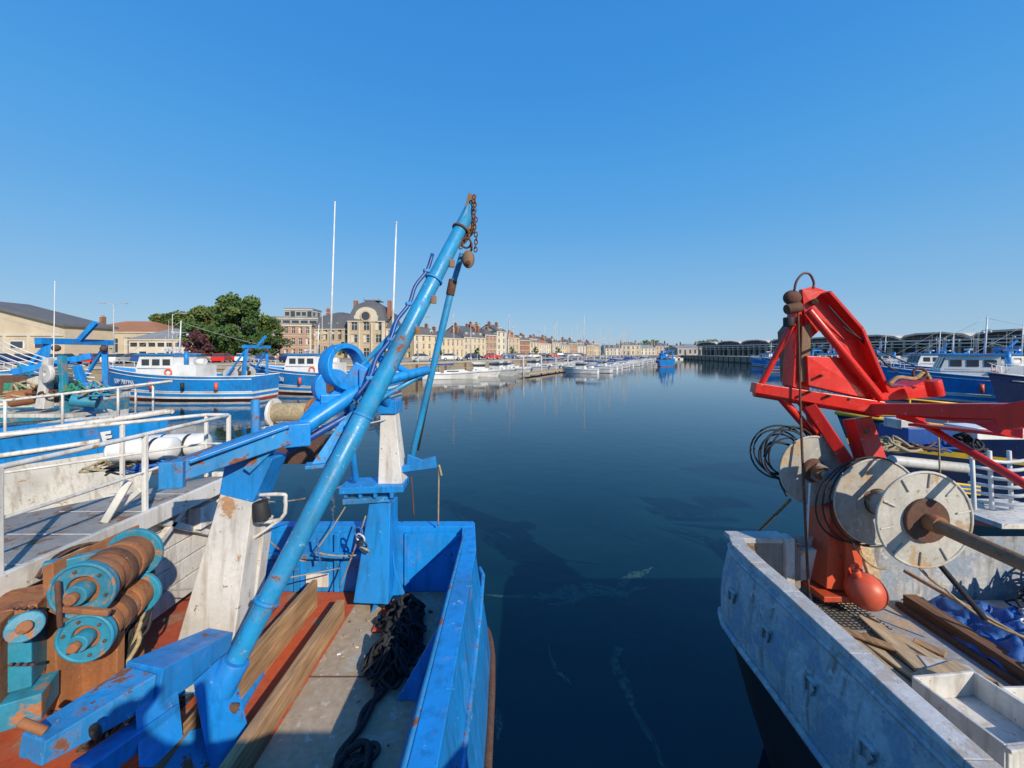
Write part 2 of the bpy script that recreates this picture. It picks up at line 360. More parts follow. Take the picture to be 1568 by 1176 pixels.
def block(o,p0,p1,depth,z0,z1,floors,bays,wall,roof,rtype='hip',rh=3,chim=2,dorm=0,frame=None,string=True,ww=.36,wh=.56):
    p0=V((p0[0],p0[1],0));p1=V((p1[0],p1[1],0)); u=(p1-p0).normalized(); n=V((u.y,-u.x,0)); L=(p1-p0).length
    q0=p0-n*depth;q1=p1-n*depth; sb=max(1,int(depth/3.5))
    facade(o,p0,p1,z0,z1,bays,floors,wall,ww,wh,frame=frame)
    facade(o,p1,q1,z0,z1,sb,floors,wall,ww*.8,wh,frame=frame); facade(o,q0,p0,z0,z1,sb,floors,wall,ww*.8,wh,frame=frame)
    o.poly('walls',wall,[q1+V((0,0,z0)),q0+V((0,0,z0)),q0+V((0,0,z1)),q1+V((0,0,z1))])
    C=lambda a,dp,z: p0+u*a-n*dp+V((0,0,z))
    o.beam('cornice',trim,C(-.25,-.12,z1-.18),C(L+.25,-.12,z1-.18),.24,.36)
    if string:
        hf=(z1-z0)/floors
        for f in range(1,floors): o.beam('string_course',trim,C(0,-.05,z0+f*hf),C(L,-.05,z0+f*hf),.1,.16)
        for a in (0.15,L-.15): o.beam('quoins',trim,C(a,-.04,z0),C(a,-.04,z1-.4),.5,.08,up=n)
    def rect(i,z,e=0): return [C(i-e,i-e,z),C(L-i+e,i-e,z),C(L-i+e,depth-i+e,z),C(i-e,depth-i+e,z)]
    if rtype=='flat':
        o.hexa('roof',roof,rect(0,z1,.2),rect(0,z1+.5,.2))
    elif rtype=='gable':
        e=.35; r0=[C(-e,-e,z1),C(L+e,-e,z1),C(L+e,depth+e,z1),C(-e,depth+e,z1)]
        a=C(-e,depth/2,z1+rh);b_=C(L+e,depth/2,z1+rh)
        o.poly('roof',roof,[r0[0],r0[1],b_,a]);o.poly('roof',roof,[r0[2],r0[3],a,b_]);o.poly('roof',roof,r0)
        o.poly('walls',wall,[C(0,0,z1),C(0,depth,z1),C(0,depth/2,z1+rh-.3)]); o.poly('walls',wall,[C(L,0,z1),C(L,depth,z1),C(L,depth/2,z1+rh-.3)])
    else:
        rings=[rect(0,z1,.3),rect(min(1.4,depth*.2),z1+rh*.72),rect(min(depth,L)*.42,z1+rh)] if rtype=='mansard' else [rect(0,z1,.3),rect(min(depth,L)*.46,z1+rh)]
        for A,B in zip(rings,rings[1:]):
            for i in range(4): o.poly('roof',roof,[A[i],A[(i+1)%4],B[(i+1)%4],B[i]])
        o.poly('roof',roof,rings[-1]); o.poly('roof',roof,rings[0])
    for k in range(chim):
        a=(L*.06+.4) if k==0 else (L*.94-.4 if k==1 else L*.5)
        c=C(a,depth*.45,z1+rh*.75+.3); ang=math.atan2(u.y,u.x)
        o.box('chimneys',brickm,c,(.6,1.3,rh*.7+.9),ang); o.box('chimney_caps',trim,c+V((0,0,rh*.35+.5)),(.75,1.5,.12),ang)
        for t in (-.4,.1,.4): o.cyl('chimney_pots',tile,c+V((0,t,rh*.35+.56)),c+V((0,t,rh*.35+.9)),.11,.09,6)
    for k in range(dorm):
        a=L*(k+.5)/dorm; off=.5; zz=z1+.3
        f0=[C(a-.55,off-.1,zz),C(a+.55,off-.1,zz),C(a+.55,off-.1,zz+1.1),C(a,off-.1,zz+1.6),C(a-.55,off-.1,zz+1.1)]
        o.prism('dormers',trim,f0,-n*1.6)
        o.poly('windows',glass,[C(a-.33,off-.13,zz+.15),C(a+.33,off-.13,zz+.15),C(a+.33,off-.13,zz+1.05),C(a-.33,off-.13,zz+1.05)])
# row along the quay
Q0=V((-31,124,0));Q1=V((60,265,0)); d=(Q1-Q0).normalized(); tot=(Q1-Q0).length
a=0; specs=[(11,7.4,3,cream,slate,'mansard',3.0),(12,6.8,2,cream,slate,'hip',2.8),(13,7.4,3,beige,slate,'mansard',2.8),(8,8.8,3,brickp,slate,'hip',2.6),(7,10.6,4,offw,slate,'gable',3),(9,8.2,3,stonew,tile,'hip',2.6),
 (10,7.4,3,brickm,slate,'mansard',2.4),(9,6.6,2,cream,slate,'gable',2.6),(12,6.2,2,offw,tile,'hip',2.4),(10,7.0,2,beige,slate,'mansard',2.4),(11,5.6,2,cream,zinc,'gable',2.2),(12,7,2,brickp,slate,'hip',2.4),(13,5.8,2,offw,slate,'gable',2.4),(12,6.4,2,stonew,slate,'hip',2.4),(12,5.8,2,cream,tile,'gable',2.4),(9,6.4,2,beige,slate,'hip',2.4)]
for i,(w,h,fl,wm,rm,rt,rh_) in enumerate(specs):
    if a+w>tot: break
    o=Obj('brick_townhouse' if wm in (brickm,brickp) else 'rendered_townhouse')
    block(o,Q0+d*a,Q0+d*(a+w-.02),10,G,G+h,fl,max(2,int(w/2.4)),wm,rm,rt,rh_,2,int(w/4) if rt!='hip' else 0,white2)
    o.finish(); a+=w+(.02 if i%4 else 1.5)
x=64
for i in range(8):
    w=U(9,14); o=Obj('rendered_townhouse'); h=U(4.5,7)
    block(o,(x,268+i*2),(x+w,268+(i+.8)*2),10,G,G+h,2,4,[offw,cream,offw,stonew][i%4],[slate,slate,zinc][i%3],['gable','hip'][i%2],2.4,2,0,white2); o.finish(); x+=w+.5
for i,(aa,ww_,hh) in enumerate([(47,10,11.0),(58,6,12.2),(118,14,8.6)]):
    o=Obj('townhouse_behind'); p=Q0+d*aa+V((-.84,.54,0))*20
    block(o,p,p+d*ww_,10,G,G+hh,3,4,[brickp,brickm,offw][i%3],[slate,tile,slate][i],'gable',3,2,0,white2); o.finish()
# mansard landmark
o=Obj('mansard_town_hall')
y0=121
block(o,(-62,y0+2),(-50.3,y0+1),13,G,11.3,2,5,stonew,slate,'mansard',5.6,2,4,white2,ww=.5,wh=.66)
block(o,(-50.2,y0-1),(-39.2,y0-.5),14,G,13.6,3,3,stonew,slate,'mansard',6.8,0,0,white2,ww=.5,wh=.64)
block(o,(-39.1,y0+1),(-35.6,y0+1.4),11,G,11.3,3,2,stonew,slate,'mansard',5,1,0,white2)
cx=-44.8; yy=y0-1.0
arc=[V((cx+3.2*math.cos(t),yy,15.2+2.6*math.sin(t))) for t in [math.pi*i/14 for i in range(15)]]
o.prism('pediment',trim,[V((cx+3.6,yy,13.4)),V((cx+3.6,yy,15.2))]+arc+[V((cx-3.6,yy,15.2)),V((cx-3.6,yy,13.4))],(0,1.6,0))
arc=[V((cx+1.3*math.cos(t),yy-.05,15.0+1.3*math.sin(t))) for t in [2*math.pi*i/20 for i in range(20)]]
o.prism('round_window',glass,arc,(0,.2,0))
o.ring('round_window_surround',stonew,(cx,yy-.1,15.0),(0,1,0),1.7,1.3,.25)
for k in (-5.2,-1.9,1.9,5.2): o.box('pilasters',trim,(cx+k,yy-.12,7.6),(.5,.3,10.8))
o.box('roof_crest',zinc,(cx,y0+6,20.5),(5,5,.3)); 
for k in (-2.4,2.4): o.cyl('finial',zinc,(cx+k,y0+4,20.3),(cx+k,y0+4,22),.15,.02,6)
for k in (-5.4,5.4): o.box('chimneys',brickm,(cx+k,y0+5,17.5),(.9,1.8,6))
for xk in [-60.8+2.34*k for k in range(5)]:
    arc=[V((xk+.75*math.cos(t),y0+1.75-.02*(xk+60),9.6+.75*math.sin(t))) for t in [math.pi*i/10 for i in range(11)]]
    o.prism('arched_heads',trim,arc,(0,-.12,0))
o.finish()
# buildings left of it
o=Obj('brick_warehouse_building'); block(o,(-69,114),(-60,117),14,G,12,3,5,brickp,zinc,'flat',1,0,0,white2,ww=.5); o.finish()
o=Obj('modern_apartment_block'); block(o,(-90,142),(-72,145),16,G,16.5,5,6,greyw,zinc,'flat',1,0,0,None,False,ww=.8,wh=.45)
block(o,(-86,148),(-76,149),9,17,20.2,1,5,greyw,zinc,'flat',1,0,0,None,False,ww=.8,wh=.45); o.finish()
# hangar: long low gable, end wall facing the basin
o=Obj('harbour_hangar'); hy=74; zE=8.8; zP=13.6
o.prism('end_wall',beige,[V((-122,hy,G)),V((-84.5,hy,G)),V((-84.5,hy,zE)),V((-103.2,hy,zP)),V((-122,hy,zE))],(0,9,0))
for (xa,za,xb,zb) in ((-84.0,zE-.05,-103.2,zP+.05),(-122.5,zE-.05,-103.2,zP+.05)):
    o.prism('roof',zincd,[V((xa,hy-.7,za)),V((xb,hy-.7,zb)),V((xb,hy-.7,zb+.45)),V((xa,hy-.7,za+.45))],(0,10.4,0))
o.box('string_band',trim,(-103.2,hy-.1,7.2),(37.2,.2,.5)); o.box('plinth',greyw,(-103.2,hy-.1,G+.5),(37.3,.24,1.0))
for k in range(8): o.box('pilasters',trim,(-86.5-k*4.6,hy-.12,4.9),(.5,.22,4.1))
for k in range(7):
    o.box('window_frames',white2,(-88.8-k*4.6,hy-.05,5.3),(2.6,.14,1.5)); o.box('windows',glass,(-88.8-k*4.6,hy-.09,5.3),(2.3,.12,1.25))
o.finish()
o=Obj('fish_market_hall'); block(o,(-112,99),(-91,101),16,G,9.2,1,7,beige,tile,'hip',3.2,1,0,white2,False,ww=.55,wh=.5); o.finish()
o=Obj('harbour_office'); block(o,(-89,91),(-76,93),12,G,7.0,2,7,offw,zinc,'hip',2.8,0,0,None,False,ww=.8,wh=.4); o.finish()
# ------------------------------------------------------------------ right-hand sheds
o=Obj('quayside_sheds')
A=V((112,236,0));B=V((142,60,0)); u=(B-A).normalized(); n=V((u.y,-u.x,0))
if n.x>0: n=-n
L=(B-A).length; nb=10; bw=L/nb
for k in range(nb):
    p=A+u*bw*k
    P=lambda a,z,dd=0: p+u*a-n*dd+V((0,0,z))
    zt=7.6
    for a_ in (0,bw*.2,bw*.4,bw*.6,bw*.8): o.box('columns',shedr,P(a_+.3,(G+zt)/2,.3),(.5,.6,zt-G),math.atan2(u.y,u.x))
    o.beam('lintel',shedr,P(0,6.6,.1),P(bw,6.6,.1),.5,.4)
    o.poly('recess_wall',shedd,[P(0,G,2.5),P(bw,G,2.5),P(bw,zt,2.5),P(0,zt,2.5)])
    for i_,a_ in enumerate((.04,.24,.44,.64,.84)): o.beam('doors',[greyw,shedw,cover,offw,shedw][(k*2+i_)%5],P(bw*a_,G+1.7,2.4),P(bw*(a_+.12),G+1.7,2.4),.12,3.4)
    o.beam('canopy',shedr,P(0,5.5,-1.2),P(bw,5.5,-1.2),2.4,.16)
    prof=[(.0*bw,zt+.3),(.06*bw,8.9),(.24*bw,9.5),(.60*bw,9.6),(.90*bw,8.9),(1.0*bw,zt+.3)]
    for (a1,z1),(a2,z2) in zip(prof,prof[1:]):
        o.prism('roof',shedr,[P(a1,z1,-1.0),P(a2,z2,-1.0),P(a2,z2+.55,-1.0),P(a1,z1+.55,-1.0)],-n*32)
    o.poly('clerestory',shedd,[P(a_,z,.6) for a_,z in prof])
    for mm in (.15,.27,.39,.51,.63,.75,.87): o.beam('mullion',greyw,P(bw*mm,zt,.5),P(bw*mm,9.4-abs(mm-.45)*1.9,.5),.14,.15)
    o.beam('transom_bar',greyw,P(bw*.04,8.5,.5),P(bw*.94,8.5,.5),.12,.14)
    o.beam('gutter',shedr,P(0,zt+.02,0),P(bw,zt+.02,0),.9,.5)
o.finish()
o=Obj('distant_warehouse'); block(o,(104,246),(135,252),14,G,6.5,1,9,greyw,zinc,'gable',2.0,0,0,None,False); o.finish()

# road along left quay
o=Obj('quay_road')
sh=[V((-28,42,0)),V((-12,60,0)),V((42,175,0)),V((78,232,0))]
def offs(pt,k): return pt+V((-.9,.42,0))*k
for a,b2 in zip(sh,sh[1:]):
    o.poly('asphalt',asphalt,[offs(a,14)+V((0,0,G+.004)),offs(b2,14)+V((0,0,G+.004)),offs(b2,22)+V((0,0,G+.004)),offs(a,22)+V((0,0,G+.004))])
    o.beam('kerb',coping,offs(a,13.9)+V((0,0,G+.06)),offs(b2,13.9)+V((0,0,G+.06)),.2,.12)
    o.beam('kerb',coping,offs(a,22.1)+V((0,0,G+.06)),offs(b2,22.1)+V((0,0,G+.06)),.2,.12)
    Ls=(b2-a).length
    for k in range(int(Ls/6)):
        p=offs(a.lerp(b2,k*6/Ls),18); q_=offs(a.lerp(b2,(k*6+3)/Ls),18)
        dd=V((.06,0,0)); o.poly('lane_marking',linew,[p-dd+V((0,0,G+.008)),q_-dd+V((0,0,G+.008)),q_+dd+V((0,0,G+.008)),p+dd+V((0,0,G+.008))])
o.finish()

# ------------------------------------------------------------------ trees
def tree(name,h,r,mats,trunk_h,seed,nclump=34,per=190,lf=.42,loc=(0,0,0)):
    random.seed(seed); o=Obj(name,loc)
    o.cyl('trunk',bark,(0,0,0),(U(-.2,.2),0,trunk_h+h*.2),h*.03,h*.018,8)
    cl=[]
    for i in range(nclump):
        t=U(0,1); z=trunk_h+(h-trunk_h)*t; rr=r*math.sqrt(max(.08,1-(abs(t-.42)/.62)**2))*U(.25,.95); a=U(0,6.28)
        c=V((rr*math.cos(a),rr*math.sin(a),z-.08*h)); cl.append(c)
        if i%3==0: o.cyl('limbs',bark,(0,0,trunk_h*U(.7,1.3)),c,h*.011,h*.003,5,False)
    for i,c in enumerate(cl):
        mt=mats[i%len(mats)]; bm=o.bm('foliage_'+mt.name,mt); cr=U(.16,.30)*r*1.15
        for k in range(per):
            v=V((random.gauss(0,1),random.gauss(0,1),random.gauss(0,1))).normalized()*cr*(U(.25,1)**.5); v.z*=.75
            p=c+v; a1=V((random.gauss(0,1),random.gauss(0,1),random.gauss(0,1))).normalized(); a2=a1.orthogonal().normalized(); s_=lf*U(.5,1)
            a1=a1*s_;a2=a2*s_*.6
            bm.faces.new([bm.verts.new(p-a1),bm.verts.new(p+a2),bm.verts.new(p+a1),bm.verts.new(p-a2)])
    return o.finish()
t1=tree('broadleaf_tree',15.5,6.8,[leafd,leafd,leafl],3,11,54,170,.45,(-64.5,93,G))
t2=tree('broadleaf_tree',13,6.6,[leafl,leafo,leafd],2.5,12,46,150,.45,(-74,96,G))
dup(t1,(-69,99,G),1.2,scale=.95); dup(t2,(-80,102,G),2.2,scale=1.0); dup(t1,(-60.5,97,G),2.0,scale=.68)
dup(t2,(-88,110,G),.7,scale=1.0); dup(t2,(-96,116,G),.7,scale=1.05); dup(t1,(-104,124,G),.3,scale=.95); dup(t2,(-112,128,G),3,scale=1.1); dup(t2,(-100,118,G),4,scale=1.0); dup(t1,(-84,108,G),4.4,scale=.85)
tree('copper_beech_tree',6.5,3.3,[leafp],1.2,13,20,130,.35,(-66.5,84,G))
t3=tree('street_tree',5.5,2.2,[leafd,leafl],1.8,14,16,90,.3,(-96,86,G))
for p in [(-86,82),(-90,85),(-22,118),(-12,134),(0,150),(10,168),(22,188),(-38,114),(-48,112)]: dup(t3,(*p,G),U(0,6),scale=U(.6,.9))
random.seed(5)
o=Obj('distant_trees')
for mt in (leafd,leafl):
    bm=o.bm('foliage_'+mt.name,mt)
    for k in range(5200):
        x=U(90,330); y=300+U(0,30); z=G+U(0,1)**.7*(7+3*math.sin(x*.13)+2*math.sin(x*.41))
        p=V((x,y,z)); a1=V((random.gauss(0,1),random.gauss(0,1),random.gauss(0,1))).normalized()*1.1; a2=a1.orthogonal().normalized()*.8
        bm.faces.new([bm.verts.new(p-a1),bm.verts.new(p+a2),bm.verts.new(p+a1),bm.verts.new(p-a2)])
o.finish()

# ------------------------------------------------------------------ boats (generic, local coords: bow = +x)
def hull(o,L,B,s0,s1,bands,rake=.9,deck=.72,n=22,cap=None,deckm=None,keel=-.7):
    T=[i/n for i in range(n+1)]
    def bw(t): return B/2*max(0,1-(max(0,(t-.4)/.6))**2.4)*(.86+.14*min(1,t/.25))
    def sh(t): return s0+(s1-s0)*t**2.6+.12*(1-t)**2
    def pt(t,g,side,inset=0):
        s=sh(t); 
        if g<0: z=g; gg=0; wf=(1-(.14+.5*t**4))*(1+g*.8)
        else: z=s*g; gg=g; wf=1-(1-gg)*(.12+.5*t**4)
        return V(((t-.5)*L+rake*gg*t**4 - inset*t, side*max(0,bw(t)*wf-inset), z))
    for (g0,g1,mat,pn) in bands:
        bm=o.bm(pn,mat)
        for side in (-1,1):
            A=[bm.verts.new(pt(t,g0,side)) for t in T]; Bv=[bm.verts.new(pt(t,g1,side)) for t in T]
            for i in range(n): o.face(bm,[A[i],A[i+1],Bv[i+1],Bv[i]],True)
        o.poly(pn,mat,[pt(0,g0,-1),pt(0,g0,1),pt(0,g1,1),pt(0,g1,-1)])
    dm=deckm or deckgry
    for i in range(n):
        o.poly('deck',dm,[pt(T[i],deck,-1,.04),pt(T[i+1],deck,-1,.04),pt(T[i+1],deck,1,.04),pt(T[i],deck,1,.04)])
        for side in (-1,1):
            o.poly('bulwark_inside',bands[-1][2],[pt(T[i],deck,side,.05),pt(T[i+1],deck,side,.05),pt(T[i+1],1,side,.05),pt(T[i],1,side,.05)])
    if cap:
        for side in (-1,1): o.tube('cap_rail',cap,[pt(t,1,side)+V((0,0,.02)) for t in T],.05,6,1)
        o.tube('cap_rail',cap,[pt(0,1,-1),pt(0,1,1)],.05,6,1)
    return pt,sh,bw
def trawler(name,loc,rz,L=13,B=4.4,c1=blue,c2=white2,style=0,reg=None,top=white2,gantry=blue,side=-1,bandm=None,s0=1.8,s1=2.7,house=True):
    o=Obj(name,loc,rz)
    bands=[(-.7,0.07,hullred,'hull_antifouling'),(.07,.15,c2,'hull_bootline'),(.15,.27,c1,'hull_lower'),(.27,.36,c2,'hull_stripe'),(.36,.88,c1,'hull_upper'),(.88,1.0,c1,'hull_bulwark')]
    if style==1: bands=[(-.7,.06,hullred,'hull_antifouling'),(.06,.38,c1,'hull_lower'),(.38,.50,c2,'hull_stripe'),(.50,.82,c1,'hull_upper'),(.82,1.0,bandm or c2,'hull_bulwark')]
    if style==2: bands=[(-.7,.06,hullred,'hull_antifouling'),(.06,.30,c1,'hull_lower'),(.30,.36,c2,'hull_gap'),(.36,.46,c1,'hull_stripe'),(.46,.80,c2,'hull_upper'),(.80,1.0,c1,'hull_bulwark')]
    if style==3: bands=[(-.7,.06,hullred,'hull_antifouling'),(.06,.68,c1,'hull_lower'),(.68,.74,c2,'hull_stripe'),(.74,1.0,c1,'hull_bulwark')]
    pt,sh,bw=hull(o,L,B,s0,s1,bands,cap=c2)
    for f in (.36,.88): 
        if style!=3:
            for sd in (-1,1): o.tube('rubbing_strake',c2,[pt(t/20,f,sd) for t in range(20)],.04,6,1)
    dz=s0*.72
    if house:
        hx=L*.14; w=B*.56
        prof=[(hx-1.5,dz),(hx+1.4,dz),(hx+1.5,dz+1.2),(hx+1.15,dz+2.3),(hx-1.5,dz+2.3)]
        o.prism('wheelhouse',top,[V((x_,-w/2,z_)) for x_,z_ in prof],(0,w,0))
        o.box('wheelhouse_roof',c1,(hx-.1,0,dz+2.36),(3.2,w+.35,.12))
        for sd in (-1,1):
            for k in range(3): o.box('windows',glass,(hx-1.0+k*.85,sd*(w/2+.005),dz+1.72),(.6,.04,.5))
            o.tube('grab_rail',steel,[(hx-1.4,sd*(w/2+.08),dz+1.25),(hx+1.3,sd*(w/2+.08),dz+1.25)],.02,5,1)
        for k in range(3):
            y_=(k-1)*w*.3; o.hexa('windows',glass,[V((hx+1.49,y_-.28,dz+1.35)),V((hx+1.49,y_+.28,dz+1.35)),V((hx+1.24,y_+.28,dz+2.12)),V((hx+1.24,y_-.28,dz+2.12))],[V((hx+1.53,y_-.28,dz+1.35)),V((hx+1.53,y_+.28,dz+1.35)),V((hx+1.28,y_+.28,dz+2.12)),V((hx+1.28,y_-.28,dz+2.12))])
        o.box('deckhouse',top,(hx-2.4,0,dz+.75),(1.8,w*.9,1.5)); o.cyl('liferaft',white2,(hx-2.8,-.5,dz+1.75),(hx-2.0,-.5,dz+1.75),.26)
        o.cyl('mast',top,(hx-1.0,0,dz+2.3),(hx-1.15,0,dz+5.2),.07,.04,8)
        o.cyl('yard',top,(hx-1.1,-.9,dz+4.2),(hx-1.1,.9,dz+4.2),.03,.03,6); o.box('radar',white2,(hx-.2,0,dz+2.75),(.2,1.3,.14)); o.cyl('radar_post',top,(hx-.2,0,dz+2.4),(hx-.2,0,dz+2.7),.06)
        for k in (-.8,-.3,.5,.8): o.cyl('antennas',white2,(hx-.5,k,dz+2.4),(hx-.55,k,dz+U(3.8,5.2)),.012,.008,5)
        for k in (-.7,.7): o.sphere('lamps',steel,(hx-1.1,k,dz+4.05),.11,n=8)
        o.cyl('funnel',c1,(hx-2.0,.5,dz+1.5),(hx-2.0,.5,dz+2.6),.16)
        o.torus('lifebuoy',orange,(hx-1.2,side*(w/2+.06),dz+.9),(0,1,0),.26,.06,16,6)
        o.rope('ropes',steel,(hx-1.1,0,dz+5.1),pt(.97,1,1),.1,.012); o.rope('ropes',steel,(hx-1.1,0,dz+5.1),(-L*.45,0,dz+3.2),.1,.012)
    gx=-L*.43
    for sd in (-1,1):
        o.beam('gantry',gantry,(gx,sd*B*.36,dz),(gx-.15,sd*B*.30,dz+3.0),.2,.24)
        o.beam('gantry_strut',gantry,(gx+1.7,sd*B*.36,dz),(gx,sd*B*.31,dz+2.6),.12,.12)
    o.beam('gantry',gantry,(gx-.15,-B*.38,dz+3.0),(gx-.15,B*.38,dz+3.0),.26,.26)
    o.beam('gantry_davit',gantry,(gx-.15,0,dz+3),(gx-.9,0,dz+3.9),.14,.2)
    for sd in (-1,1): o.sphere('blocks',rust,(gx-.3,sd*B*.25,dz+2.7),.15,n=8)
    o.cyl('net_drum',rust,(gx+1.3,-B*.25,dz+.75),(gx+1.3,B*.25,dz+.75),.22)
    for sd in (-1,0,1): o.cyl('drum_flange',steel,(gx+1.3,sd*B*.25-.02,dz+.75),(gx+1.3,sd*B*.25+.02,dz+.75),.62,n=18)
    o.pile('net',green,(gx+2.5,0,dz),(1.0,1.2,0),60,.06,.9)
    for t in (.88,.92,.96):
        for sd in (-1,1): p=pt(t,1,sd); o.cyl('bow_rail',c2,p,p+V((0,0,.55)),.02,n=5)
    for sd in (-1,1): o.tube('bow_rail',c2,[pt(t,1,sd)+V((0,0,.55)) for t in (.86,.9,.94,.97,1.0)],.022,6,1)
    for k in (.2,.4,.6):
        p=pt(k,.62,side); o.cyl('fenders',[black,orange,black,orange][int(k*5)%4],p+V((0,side*.12,.25)),p+V((0,side*.12,-.35)),.13,n=8)
    if reg:
        tt,gg=(.80,.62) if style!=2 else (.955,.9)
        p=pt(tt,gg,side); pa=pt(tt-.03,gg,side);pb=pt(tt+.03,gg,side); ax=(pb-pa).normalized()
        X=ax if side==-1 else -ax
        Yv=(pt(tt,gg+.09,side)-pt(tt,gg-.09,side)).normalized(); Zn=X.cross(Yv).normalized(); Yv=Zn.cross(X)
        M=Matrix((X,Yv,Zn)).transposed().to_4x4(); M.translation=p+Zn*(.13 if style!=2 else .04)
        text_on(o,reg,white2,.56 if style!=2 else .26,M)
    return o.finish()
pi=math.pi
trawler('fishing_trawler',(-27.2,33,0),pi,13,4.4,reg='DP 707755',side=1)
trawler('fishing_trawler',(-17.8,37.6,0),pi-.05,13.5,4.4,reg='DP 775930',side=1,style=0)
trawler('fishing_trawler',(-25.5,17.5,0),pi+.1,12.5,4.4,c1=turq,c2=white,gantry=blue,side=1,style=1)
trawler('fishing_trawler',(-41,26,0),.3,12.5,4.4,c1=blue,c2=white2,gantry=turq,side=-1)
trawler('fishing_trawler',(-12.9,6.9,0),0,12,4.2,c1=blue,c2=white,gantry=blue,side=-1,style=2,reg='E',s0=1.9,s1=2.75,house=False)
trawler('fishing_trawler',(50.5,38,0),pi-.1,14,4.6,c1=blue,c2=white2,side=1,reg='DP 683',style=0)
trawler('fishing_trawler',(14.6,9.6,0),pi,11.5,4.2,c1=navy,c2=yellow,side=1,style=3,top=white,gantry=dblue,house=False,s0=1.7,s1=2.3)
tr=trawler('fishing_trawler',(58,60,0),pi*.8,12,4.2,c1=blue,c2=white2,side=1)
for p,a in [((60,72,0),2.6),((64,90,0),2.0),((36,29,0),2.5),((57,50,0),3.0),((68,102,0),1.9),((60,81,0),2.9),((51,46,0),2.8)]: dup(tr,p,a)
trawler('fishing_trawler',(44,113,0),1.3,14,4.6,c1=blue,c2=blue,top=blue,side=1)
trawler('fishing_trawler',(33,21.5,0),pi,12,4.2,c1=navy,c2=white2,side=1,style=0,gantry=blue)

def sailboat(name,loc,rz,L=9,mast=11,c=white2,cov=cover,sail=True):
    o=Obj(name,loc,rz); B=L*.32
    pt,sh,bw=hull(o,L,B,.85,1.15,[(-.5,.08,c if R()<.5 else dblue,'hull_boot'),(.08,.72,c,'hull'),(.72,.80,dblue if c==white2 else white2,'hull_line'),(.80,1,c,'hull_top')],.7,.9,14,None,white2)
    o.prism('coachroof',white2,[V((-L*.12,-B*.28,.8)),V((L*.26,-B*.16,.95)),V((L*.26,B*.16,.95)),V((-L*.12,B*.28,.8))],(0,0,.42))
    for sd in (-1,1): o.box('windows',glass,(L*.04,sd*B*.255,1.12),(L*.22,.04,.14),-sd*.12)
    if sail:
        o.cyl('mast',steel,(L*.08,0,.9),(L*.06,0,mast),.065,.05,6); o.cyl('boom',steel,(L*.08,0,2.0),(-L*.32,0,1.95),.05,.05,6)
        o.cyl('sail_cover',cov,(L*.06,0,2.12),(-L*.3,0,2.05),.16,.1,8)
        for q_ in (pt(1,1,1),pt(0,1,1)*.98,pt(.55,1,1),pt(.55,1,-1)): o.tube('ropes',steel,[(L*.06,0,mast*.98),q_],.012,4,1)
        for z_ in (.45,.7): o.tube('ropes',steel,[(L*.07,-.7,mast*z_),(L*.07,.7,mast*z_)],.02,4,1)
    else:
        o.prism('wheelhouse',white2,[V((-L*.1,-B*.3,.9)),V((L*.18,-B*.26,.9)),V((L*.18,B*.26,.9)),V((-L*.1,B*.3,.9))],(0,0,1.3)); o.box('windows',glass,(L*.04,0,1.8),(L*.285,B*.62,.4)); o.box('roof',c,(L*.03,0,2.25),(L*.34,B*.68,.08))
        o.cyl('mast',white2,(0,0,2.2),(0,0,3.6),.03,.02,6)
    for t in (.1,.3,.55,.8,.95):
        for sd in (-1,1): p=pt(t,1,sd); o.cyl('stanchions',steel,p,p+V((0,0,.55)),.015,n=4)
    for sd in (-1,1): o.tube('lifelines',steel,[pt(t,1,sd)+V((0,0,.55)) for t in (.02,.3,.55,.8,.98)],.012,4,1)
    return o.finish()
sb=[sailboat('sailing_boat',(-9,57,0),.3,8.0,9.5),sailboat('sailing_boat',(-1,72,0),.4,9,11,cov=dblue),sailboat('motor_boat',(-5.5,62,0),.2,6.5,0,sail=False),sailboat('orange_work_boat',(-2.0,83,0),.15,10,7,c=redor)]
random.seed(21)
dv=(V((42,175,0))-V((-12,60,0))).normalized(); nv=V((dv.y,-dv.x,0))
k=0
for s_ in range(9,172,4):
    if s_<127: base=V((-12,60,0))+dv*s_; nd=nv; ang=math.atan2(dv.y,dv.x)
    else:
        d2=(V((78,232,0))-V((42,175,0))).normalized(); base=V((42,175,0))+d2*(s_-127); nd=V((d2.y,-d2.x,0)); ang=math.atan2(d2.y,d2.x)
    for row in (6,17):
        if R()<.15 or (row==17 and s_<20): continue
        src=sb[random.choice([0,1,0,1,2,2])]; k+=1
        if abs(s_-30)<5 and row==17: continue
        dup(src,base+nd*(row+U(-1,1)),ang-pi/2+U(-.08,.08)+(pi if row==17 else 0),scale=U(.75,1.1))
for x_ in range(10): dup(sb[x_%3],(70+x_*2.6,222+U(-3,0),0),1.6,scale=.9)
o=Obj('marina_pontoon')
a=V((-12,60,0))+dv*8+nv*11.5; b2=V((42,175,0))+nv*11.5
o.beam('deck',plank,a+V((0,0,.4)),b2+V((0,0,.4)),2,.25)
for k in range(16): p=a.lerp(b2,k/15); o.cyl('piles',steel,p+V((0,0,-1)),p+V((0,0,3)),.14,n=8)
o.finish()
for (x0,y0_,x1,y1_,dd,rr) in [(505,560,513,310,46,.13),(599,565,607,341,50,.17)]:
    o=Obj('flagpole'); p=S(x0,y0_,dd); p.z=G; q_=S(x1,y1_,dd); o.cyl('base',coping,p,p+V((0,0,.4)),.35,n=10); o.cyl('pole',white2,p,q_,rr,rr*.5,10); o.sphere('finial',white2,q_,rr*.9,n=8); o.finish()

